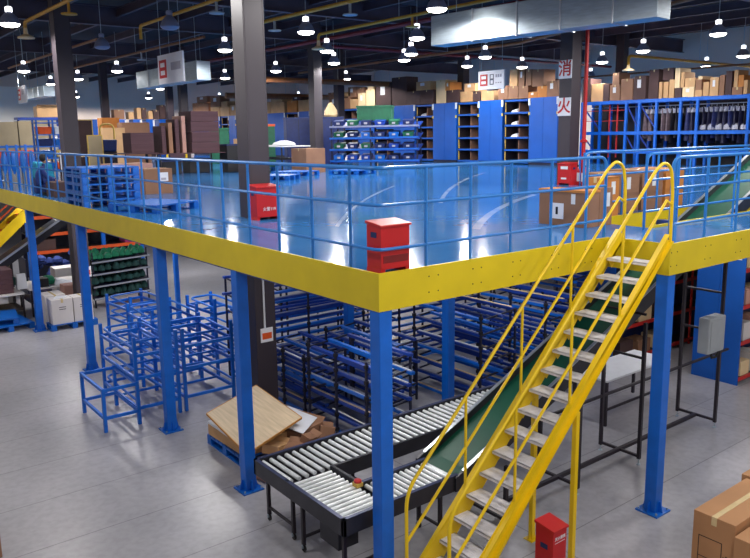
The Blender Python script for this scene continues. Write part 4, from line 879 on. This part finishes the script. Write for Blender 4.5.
def garment(w, h, d, seed, m):
    R = random.Random(seed); me = MB(); n = 7; rows = 6
    for k in range(rows + 1):
        f = k / rows; ww = w * (.55 + .45 * min(1, f * 2.5)) * (1 + .1 * f)
        for j in range(n * 2):
            a = j / (n * 2) * 2 * PI; rr_ = 1 + .14 * math.sin(3 * a + seed) * f + R.uniform(-.05, .05)
            me.v.append((d * .5 * math.cos(a) * rr_, ww * .5 * math.sin(a) * rr_, -h * f - .08 + .08 * abs(math.sin(a)) * -(k == 0)))
    N_ = n * 2
    for k in range(rows):
        for j in range(N_): me.f.append((k * N_ + j, k * N_ + (j + 1) % N_, (k + 1) * N_ + (j + 1) % N_, (k + 1) * N_ + j))
    me.f.append(tuple(range(N_))); me.f.append(tuple(rows * N_ + j for j in reversed(range(N_))))
    return me
gi = 0
ys = [12.3, 12.05, 11.82] + [11.5, 11.28, 11.06, 10.85] + [10.4, 10.2, 10.02] + [9.7 - .21 * i for i in range(9)]
mi = [2, 2, 1, 2, 2, 1, 1, 3, 0, 0, 0, 0, 3, 0, 0, 3, 0, 0, 1]
for i, y in enumerate(ys):
    t = thing('bagged_garment', '%s bagged garment on the blue garment rack, %s along from the sign column' % (('navy', 'black', 'taupe', 'blue')[mi[i]], nth(i)), 'garment', (24.4, y, DK + hz - .3), group='bagged garments on the rack')
    mk('cloth', garment(.19, 1.25 + .1 * (i % 3), .55, i, None), GARM[mi[i]], t, smooth=True)
    mk('film_top', garment(.205, .22, .5, i + 40, None), CLEAR, t, smooth=True); mk('hook', MB().tube([(0, 0, -.1), (0, 0, .0), (.02, 0, .03)], .008, 5), SILVER, t)
for i in range(6):
    y = 9.7 - .33 * i
    single('bagged_bundle', MB().lathe([(.1, 0), (.17, .05), (.15, .2), (.05, .28)], (24.25, y, DK + 1.42), 8), CLEAR, 'clear bagged bundle on the lower garment rack beam, %s along from the sign column' % nth(i), 'bundle', 'bagged bundles', smooth=True)
# ------------------------------------------------------------------ flow rack with green crate
t = thing('flow_rack', 'blue flow rack with sloped shelves of bins beside a dark column', 'rack', (15.3, 19.5, DK), -.85)
for x in (-1.9, -.2, 1.8):
    for y in (-.6, .6): mk('post', MB().box(x - .03, y - .03, 0, x + .03, y + .03, 2.0), NAVY, t)
for k in range(4):
    z = .35 + .48 * k
    s_ = mk('shelf', MB().hexa([(-1.95, -.75, z - .06), (1.9, -.75, z - .06), (1.9, .65, z + .18), (-1.95, .65, z + .18), (-1.95, -.75, z - .03), (1.9, -.75, z - .03), (1.9, .65, z + .21), (-1.95, .65, z + .21)]), BLUED, t)
    mk('front_rail', MB().bar((-1.95, -.78, z), (1.9, -.78, z + .02), .04, .07), BLUEP if k < 3 else SHADE, s_)
R = random.Random(5)
for k in range(4):
    for j in range(6):
        z = DK + .36 + .48 * k; x = -1.6 + j * .6; q = Matrix.Rotation(-.85, 3, 'Z') @ Vector((x, -.35, 0)); m = [NAVYB, GRNB, BLUED, NAVYB, BLUEP][R.randrange(5)]
        o = thing('storage_bin', 'bin in the flow rack, %s shelf up, %s from the dark column' % (nth(k), nth(j)), 'bin', (15.3 + q.x, 19.5 + q.y, z + .03), -.85, 'bins in the flow rack')
        mk('body', MB().hexa([(-.2, -.25, 0), (.2, -.25, 0), (.2, .25, .08), (-.2, .25, .08), (-.22, -.28, .2), (.22, -.28, .2), (.22, .28, .27), (-.22, .28, .27)]), m, o, bev=.01); mk('label', MB().box(-.07, -.29, .06, .07, -.275, .14), FADE, o)
q = Matrix.Rotation(-.85, 3, 'Z') @ Vector((-.1, .1, 0))
t = thing('green_crate', 'dark green crate on top of the flow rack', 'crate', (15.3 + q.x, 19.5 + q.y, DK + 2.05), -.85); mk('body', MB().box(-.75, -.35, 0, .75, .35, .62), GRNB, t, bev=.02); mk('rim', MB().box(-.78, -.38, .55, .78, .38, .62), GRNB, t, bev=.01)
# ------------------------------------------------------------------ packing desk beside the flow rack
table('packing_desk', 'packing desk with a white covered top near the flow rack', 10.7, 19.9, 12.1, 23.6, 1.05, PAPER, INK, None, DK, .5)
single('white_bundle', MB().lathe([(.2, 0), (.5, .03), (.42, .12), (.15, .2)], (11.5, 21.0, DK + 1.06), 10), PAPER, 'white bundle on the packing desk', 'bundle', smooth=True)
o = carton('carton', 'brown carton beneath the white covered packing desk', 11.1, 18.7, DK, 12.0, 19.8, DK + .95, BRNC, None, 'x')
for i, (x, y, w, h, m, lab) in enumerate([(12.9, 25.3, 1.1, 2.0, GRNB, 'tall green bin behind the packing desk'), (14.6, 24.9, 1.2, 2.3, NAVYB, 'tall navy cabinet behind the packing desk, nearer the green bin'), (15.6, 23.6, 1.2, 2.3, NAVYB, 'tall navy cabinet behind the packing desk, beside the dark column'), (13.55, 31.2, 1.0, 1.9, GRNB, 'dark green bin between the tall carton stack and the dark column')]):
    t = thing('storage_cabinet', lab, 'cabinet', (x, y, DK), -.3); mk('body', MB().box(-w / 2, -.3, 0, w / 2, .3, h), m, t, bev=.02); mk('rim', MB().box(-w / 2 - .02, -.32, h - .1, w / 2 + .02, .32, h), ORG if i in (0,) else m, t, bev=.01); mk('seam', MB().box(-.01, -.305, .05, .01, -.3, h - .1), INK, t)
single('sack', MB().lathe([(.26, 0), (.32, .08), (.3, .3), (.14, .55), (.05, .66)], (15.7, 23.6, DK + 2.31), 12), PALC, 'pale tied sack on top of the navy cabinet beside the dark column', 'sack', smooth=True)
# ------------------------------------------------------------------ desks with the tall dark stack
table('packing_desk', 'long dark desk under the tall dark carton stack', 6.5, 22.0, 9.4, 23.5, .84, PLUMC, BLACKT, None, DK, None)
for i in range(4):
    z = DK + .845 + .41 * i
    carton('flat_carton', 'dark flattened cartons, %s layer of the tall stack on the long desk' % nth(i), 7.9 + .02 * (i % 2), 22.1, z, 9.1, 23.3, z + .40, PLUMC, 'tall dark carton stack')
for i in range(4):
    x = 6.75 + .28 * i
    carton('upright_carton', 'upright folded carton leaning beside the tall dark stack, %s counted towards it' % nth(i), x, 22.3, DK + .845, x + .16, 23.2, DK + 1.9 + .13 * i, [PLUMC, BRNC, PLUMC, PNKC][i], 'folded cartons on the long desk')
for i, (x, y, w, h, lab) in enumerate([(9.75, 22.2, .9, 1.15, 'black crate trolley at the end of the long desk'), (8.4, 22.9, .9, .6, 'black crate under the long desk, nearer the dark column'), (7.2, 22.9, .8, .55, 'black crate under the long desk, nearer the plum pile')]):
    t = thing('crate', lab, 'crate', (x, y, DK), 0); mk('body', MB().box(-w / 2, -.35, 0, w / 2, .35, h), INK, t, bev=.02); mk('rim', MB().box(-w / 2 - .02, -.37, h - .06, w / 2 + .02, .37, h), NAVYB, t, bev=.01)
table('packing_desk', 'brown desk beside the first dark column behind the pallet stack', 1.9, 17.8, 3.3, 18.9, .95, PALC, DRKC, None, DK, .4)
carton('carton', 'dark plum carton pile on the desk behind the pallet stack', 5.55, 22.4, DK + .885, 6.45, 23.3, DK + 1.65, PLUMC)
table('packing_desk', 'desk carrying the dark plum carton pile', 5.2, 22.2, 6.55, 23.5, .88, PLUMC, BLACKT, None, DK, None)
for i, (x, y, w, h, m, lab) in enumerate([(4.7, 24.0, .52, 1.55, BEIGE, 'grey chair back with a yellow frame behind the desk'), (4.95, 26.2, .7, 2.2, DRKC, 'dark board beside the first dark column')]):
    t = thing('display_board', lab, 'board', (x, y, DK)); mk('panel', MB().box(-w / 2, 0, .3, w / 2, .05, h), m, t, bev=.01); mk('frame', MB().box(-w / 2 - .04, -.01, 0, -w / 2, .06, h + .04).box(w / 2, -.01, 0, w / 2 + .04, .06, h + .04).box(-w / 2, -.01, h, w / 2, .06, h + .04), TAGY, t)
t = thing('wire_basket', 'blue basket with cartons hanging between the board and the plum pile', 'basket', (5.95, 26.3, DK + .9)); mk('basket', MB().hexa([(-.27, -.3, 0), (.27, -.3, 0), (.27, .3, 0), (-.27, .3, 0), (-.3, -.35, .5), (.3, -.35, .5), (.3, .35, .5), (-.3, .35, .5)]), NAVYB, t, bev=.05); mk('handle', MB().tube(fillet([(-.3, 0, .5), (-.3, 0, 1.15), (.3, 0, 1.15), (.3, 0, .5)], .25), .04, 8), TAGY, t, smooth=True); mk('stand', MB().box(-.3, -.2, -.9, .3, .2, 0), BLACKT, t)
for i, (x, y, w, z0, h, c, lab) in enumerate([(8.6, 35.0, 1.2, 0, 2.0, TANC, 'tan carton below the far shelf fronts, nearest the dark column'), (10.0, 36.0, 1.6, 0, 2.3, BRNC, 'brown carton below the far shelf fronts'), (9.4, 37.5, 1.0, 2.0 - 2, 2.6, GINC, 'ginger carton below the far shelf fronts'), (16.0, 33.5, 1.5, 0, 1.3, TANC, 'tan carton on the deck beyond the yellow stand')]):
    carton('carton', lab, x, y, DK + z0, x + w, y + .8, DK + z0 + h, c, 'cartons beyond the desks', 'x')
t = thing('yellow_stand', 'yellow frame stand between the dark bin and the railing column', 'stand', (10.4, 29.6, DK)); mk('frame', MB().box(-.5, 0, 0, -.42, .08, 1.6).box(.5, 0, 0, .58, .08, 1.6).box(-.5, 0, 1.5, .58, .08, 1.62), YELS, t); mk('dark_panel', MB().box(-.3, .02, .2, .45, .07, 1.4), PLUMC, t)
# ------------------------------------------------------------------ beige boards, blue rack, worker at the far left
for i, (x0, x1) in enumerate(((.9, 3.1), (3.15, 4.02), (4.07, 5.7))):
    t = thing('board_stack', 'beige board stack at the far left, %s from the picture edge' % nth(i), 'board', ((x0 + x1) / 2, 33.5, DK), group='beige board stacks'); w = (x1 - x0) / 2
    mk('board', MB().box(-w, 0, 0, w, .9, 2.25 + .04 * i), BEIGE, t, bev=.01); mk('blue_strap', MB().box(-w - .01, -.012, 1.05, w + .01, 0, 1.16), BLUEP, t)
t = thing('shelf_top_rail', 'blue and dark rail above the beige boards', 'rail', (5.3, 35.0, DK)); mk('rail', MB().box(-.9, 0, 2.42, 1.2, .8, 2.55), BLUED, t); mk('upright', MB().box(-.85, .3, 0, -.75, .4, 2.42).box(1.05, .3, 0, 1.15, .4, 2.42), BLUED, t)
carton('carton', 'open tan carton on the blue rail beside the first dark column', 5.35, 35.0, DK + 2.555, 6.4, 35.7, DK + 3.1, TANC, None, None, flaps=True)
t = thing('bin_rack', 'blue bin rack with coloured bins in front of the beige boards', 'rack', (3.3, 24.5, DK))
for x in (-.6, 0, .6): mk('post', MB().box(x - .03, -.03, 0, x + .03, .03, 2.2), BLUE, t); mk('post', MB().box(x - .03, .5, 0, x + .03, .56, 2.2), BLUE, t)
for k in range(5): mk('shelf', MB().box(-.63, -.05, .25 + .45 * k, .63, .56, .29 + .45 * k), BLUE, t)
for k in range(4):
    for j in range(2):
        m = [BLUEP, ORG, BLUEP, TAGY, NAVYB, BLUEP, ORG, TAGW][(k * 2 + j) % 8]
        o = thing('storage_bin', 'bin on the blue bin rack, %s shelf up, %s the first dark column' % (nth(k), ('away from', 'next to')[j]), 'bin', (3.0 + .6 * j, 24.65, DK + .30 + .45 * k), group='bins on the blue bin rack'); mk('body', MB().hexa([(-.23, -.12, 0), (.23, -.12, 0), (.23, .4, 0), (-.23, .4, 0), (-.25, -.16, .26), (.25, -.16, .26), (.25, .4, .3), (-.25, .4, .3)]), m, o, bev=.01)
for i in range(4):
    x = .62 + .28 * i
    t = thing('rack_end', 'orange and blue slatted rack end behind the long railing, %s from the picture edge' % nth(i), 'rack', (x, 20.5, DK), group='orange and blue rack ends'); mk('panel', MB().box(-.08, 0, .6, .12, .06, 1.12), ORG, t); mk('blue_bar', MB().box(-.15, -.02, 0, -.09, .08, 1.3), BLUE, t); mk('blue_drop', MB().lathe([(.02, 0), (.09, .2), (.1, .5), (.04, .75)], (.02, -.08, .35), 8), BLUEP, t, smooth=True)
single('white_board_panel', MB().box(1.47, 16.9, DK, 1.5, 16.95, DK + .6).box(1.44, 16.88, DK + .58, 1.74, 16.93, DK + 1.1), WHITE, 'small white panel on a stick beside the first dark column', 'panel')
single('teal_cover', MB().hexa([(.45, 15.7, DK + .4), (.95, 15.7, DK + .4), (.95, 16.2, DK + .4), (.45, 16.2, DK + .4), (.48, 15.75, DK + .85), (.9, 15.75, DK + .8), (.9, 16.15, DK + .8), (.48, 16.15, DK + .88)]), TEAL, 'teal cloth covered bundle beside the crouching worker', 'bundle', bev=.05)
single('navy_bundle', MB().hexa([(.42, 15.68, DK), (.96, 15.68, DK), (.96, 16.22, DK), (.42, 16.22, DK), (.42, 15.68, DK + .4), (.96, 15.68, DK + .4), (.96, 16.22, DK + .4), (.42, 16.22, DK + .4)]), NAVYB, 'navy bin beneath the teal bundle', 'bin', bev=.03)
t = thing('yellow_trolley', 'low yellow trolley behind the small white panel', 'trolley', (2.3, 16.4, DK)); mk('deck', MB().box(-.45, -.3, .3, .45, .3, .38), YELS, t); mk('leg', MB().box(-.4, -.25, 0, -.34, -.19, .3).box(.34, -.25, 0, .4, -.19, .3).box(-.4, .19, 0, -.34, .25, .3).box(.34, .19, 0, .4, .25, .3), YELS, t); mk('carton_load', MB().box(-.4, -.25, .38, .3, .25, .6), GINC, t)
# crouching worker
def skin_body(name, verts, edges, radii, m, parent, levels=2):
    me = bpy.data.meshes.new(name); me.from_pydata(verts, edges, []); o = bpy.data.objects.new(name, me); COL.objects.link(o)
    s_ = o.modifiers.new('skin', 'SKIN'); s_.use_smooth_shade = True
    for v, r in zip(me.skin_vertices[0].data, radii): v.radius = (r, r)
    me.skin_vertices[0].data[0].use_root = True
    u = o.modifiers.new('sub', 'SUBSURF'); u.levels = levels; u.render_levels = levels
    dg = bpy.context.evaluated_depsgraph_get(); dg.update(); nm = bpy.data.meshes.new_from_object(o.evaluated_get(dg)); bpy.data.objects.remove(o)
    nm.name = name; nm.materials.clear(); nm.materials.append(m)
    for p in nm.polygons: p.use_smooth = True
    o = bpy.data.objects.new(name, nm); COL.objects.link(o); o.parent = parent; return o
W = thing('person', 'crouching worker with black hair and a blue work jacket behind the long railing', 'person', (.32, 15.0, DK), -.25)
V = [(0, 0, .36), (.05, 0, .52), (.11, 0, .68), (.15, 0, .76), (.18, 0, .84),            # pelvis to head base
     (.10, .17, .70), (.22, .2, .48), (.42, .14, .40), (.10, -.17, .70), (.22, -.2, .48), (.42, -.14, .40),
     (.02, .1, .34), (.36, .16, .44), (.16, .15, .08), (.02, -.1, .34), (.36, -.16, .44), (.16, -.15, .08)]
E_ = [(0, 1), (1, 2), (2, 3), (3, 4), (2, 5), (5, 6), (6, 7), (2, 8), (8, 9), (9, 10), (0, 11), (11, 12), (12, 13), (0, 14), (14, 15), (15, 16)]
Rr = [.15, .15, .14, .055, .05, .065, .05, .035, .065, .05, .035, .1, .075, .05, .1, .075, .05]
skin_body('body', V, E_, Rr, WORK, W)
hd = MB().lathe([(.03, -.11), (.062, -.09), (.082, -.03), (.088, .03), (.07, .085), (.03, .11)], (.2, 0, .95), 14); mk('head', hd, SKIN, W, smooth=True)
mk('hair', MB().lathe([(.07, -.07), (.1, -.02), (.105, .05), (.08, .11), (.03, .135)], (.178, 0, .96), 14), HAIR, W, smooth=True)
for sy in (-1, 1):
    mk('shoe', MB().box(.06, sy * .15 - .045, 0, .32, sy * .15 + .045, .08), SHOE, W, bev=.02)
    hnd = MB()
    hnd.hexa([(.42, sy * .14 - .03, .36), (.50, sy * .14 - .035, .35), (.50, sy * .14 + .035, .35), (.42, sy * .14 + .03, .36), (.42, sy * .14 - .03, .40), (.50, sy * .14 - .035, .385), (.50, sy * .14 + .035, .385), (.42, sy * .14 + .03, .40)])
    for j in range(4): hnd.tube([(.495, sy * .14 - .027 + .018 * j, .368), (.54 + .008 * (j in (1, 2)), sy * .14 - .027 + .018 * j, .362), (.565, sy * .14 - .027 + .018 * j, .34)], .0085, 6)
    hnd.tube([(.44, sy * .11, .375), (.47, sy * .09, .36), (.50, sy * .088, .345)], .0095, 6); mk('hand', hnd, SKIN, W, smooth=True)
# ------------------------------------------------------------------ hanging signs
def hanging_sign(label, x, y0, y1, z0, z1, kind):
    t = thing('hanging_sign', label, 'sign', (x, (y0 + y1) / 2, z0)); w = (y1 - y0) / 2; h = z1 - z0
    mk('board', MB().box(0, -w, 0, .06, w, h), WHITE, t, bev=.01)
    for y in (-w * .8, w * .8): mk('hanger_wire', MB().tube([(.03, y, h), (.03, y, 10.2 - z0)], .01, 5), GALV, t)
    # red block with two pale windows, reading from the far side to the near side
    a, b = (w * .86, w * .28) if kind != 'B' else (w * .84, w * .26)
    r = mk('red_block', MB().box(-.012, a, h * .2, -.001, b, h * .82), RED, t)
    for z in (.27, .54): mk('pale_window', MB().box(-.018, a - .12 * w, h * (z + .03), -.012, b + .12 * w, h * (z + .18)), WHITE if kind == 'B' else TAGW, r)
    if kind == 'B':
        k = MB(); ya, yb = w * .08, -w * .22
        for z in (.24, .52):
            for q in ((ya, z, ya - .05 * w, z + .28), (yb + .05 * w, z, yb, z + .28), (ya, z, yb, z + .05), (ya, z + .24, yb, z + .28)): k.box(-.012, q[0], h * q[1], -.001, q[2], h * q[3])
        mk('letter_mark', k, mat('letter_grey', (104, 104, 116), .6), t)
        for z in (.3, .62):
            for j in range(3): mk('small_letter', MB().box(-.012, -w * (.36 + .17 * j), h * z, -.001, -w * (.46 + .17 * j), h * (z + .16 if z > .5 else z + .06)), FADE, t)
    elif kind == 'L': mk('grey_panel', MB().box(-.012, -w * .1, h * .42, -.001, -w * .85, h * .68), FADE, t)
    else:
        mk('grey_panel', MB().box(-.012, -w * .1, h * .5, -.001, -w * .6, h * .8), FADE, t)
    return t
hanging_sign('large white hanging sign with a red block above the dark carton stack', 4.5, 14.85, 16.7, 6.82, 7.68, 'L')
hanging_sign('white hanging sign with a red block and a letter over the cartons', 16.0, 12.9, 14.2, 6.79, 7.47, 'B')
hanging_sign('small white hanging sign with red marks in front of the whitened wall segment', 3.75, 30.1, 31.6, 6.8, 7.57, 'S')
# ================================================================== WORLD, CAMERA
wd = bpy.data.worlds.new('World'); S.world = wd; wd.use_nodes = True
bg = wd.node_tree.nodes['Background']; bg.inputs['Color'].default_value = (.80, .76, .82, 1); bg.inputs['Strength'].default_value = .45
yw, pt, rl = map(math.radians, (52.2494, 10.186, -.8091))
fw = Vector((math.cos(yw) * math.cos(pt), math.sin(yw) * math.cos(pt), -math.sin(pt))); rt = Vector((math.sin(yw), -math.cos(yw), 0)); up = rt.cross(fw)
r2 = rt * math.cos(rl) + up * math.sin(rl); u2 = up * math.cos(rl) - rt * math.sin(rl)
cd = bpy.data.cameras.new('camera'); cam = bpy.data.objects.new('camera', cd); COL.objects.link(cam)
M = Matrix((r2, u2, -fw)).transposed().to_4x4(); M.translation = Vector((-4.6997, -6.0098, 5.2362)); cam.matrix_world = M
cd.sensor_fit = 'HORIZONTAL'; cd.sensor_width = 36; cd.lens = 738.4221 * 36 / 750; cd.shift_y = -(279 - 266.17) / 750; cd.clip_end = 200
S.camera = cam
S.view_settings.view_transform = 'Standard'; S.view_settings.look = 'None'; S.view_settings.gamma = 1; S.view_settings.use_curve_mapping = False
S.view_settings.exposure = 0.02
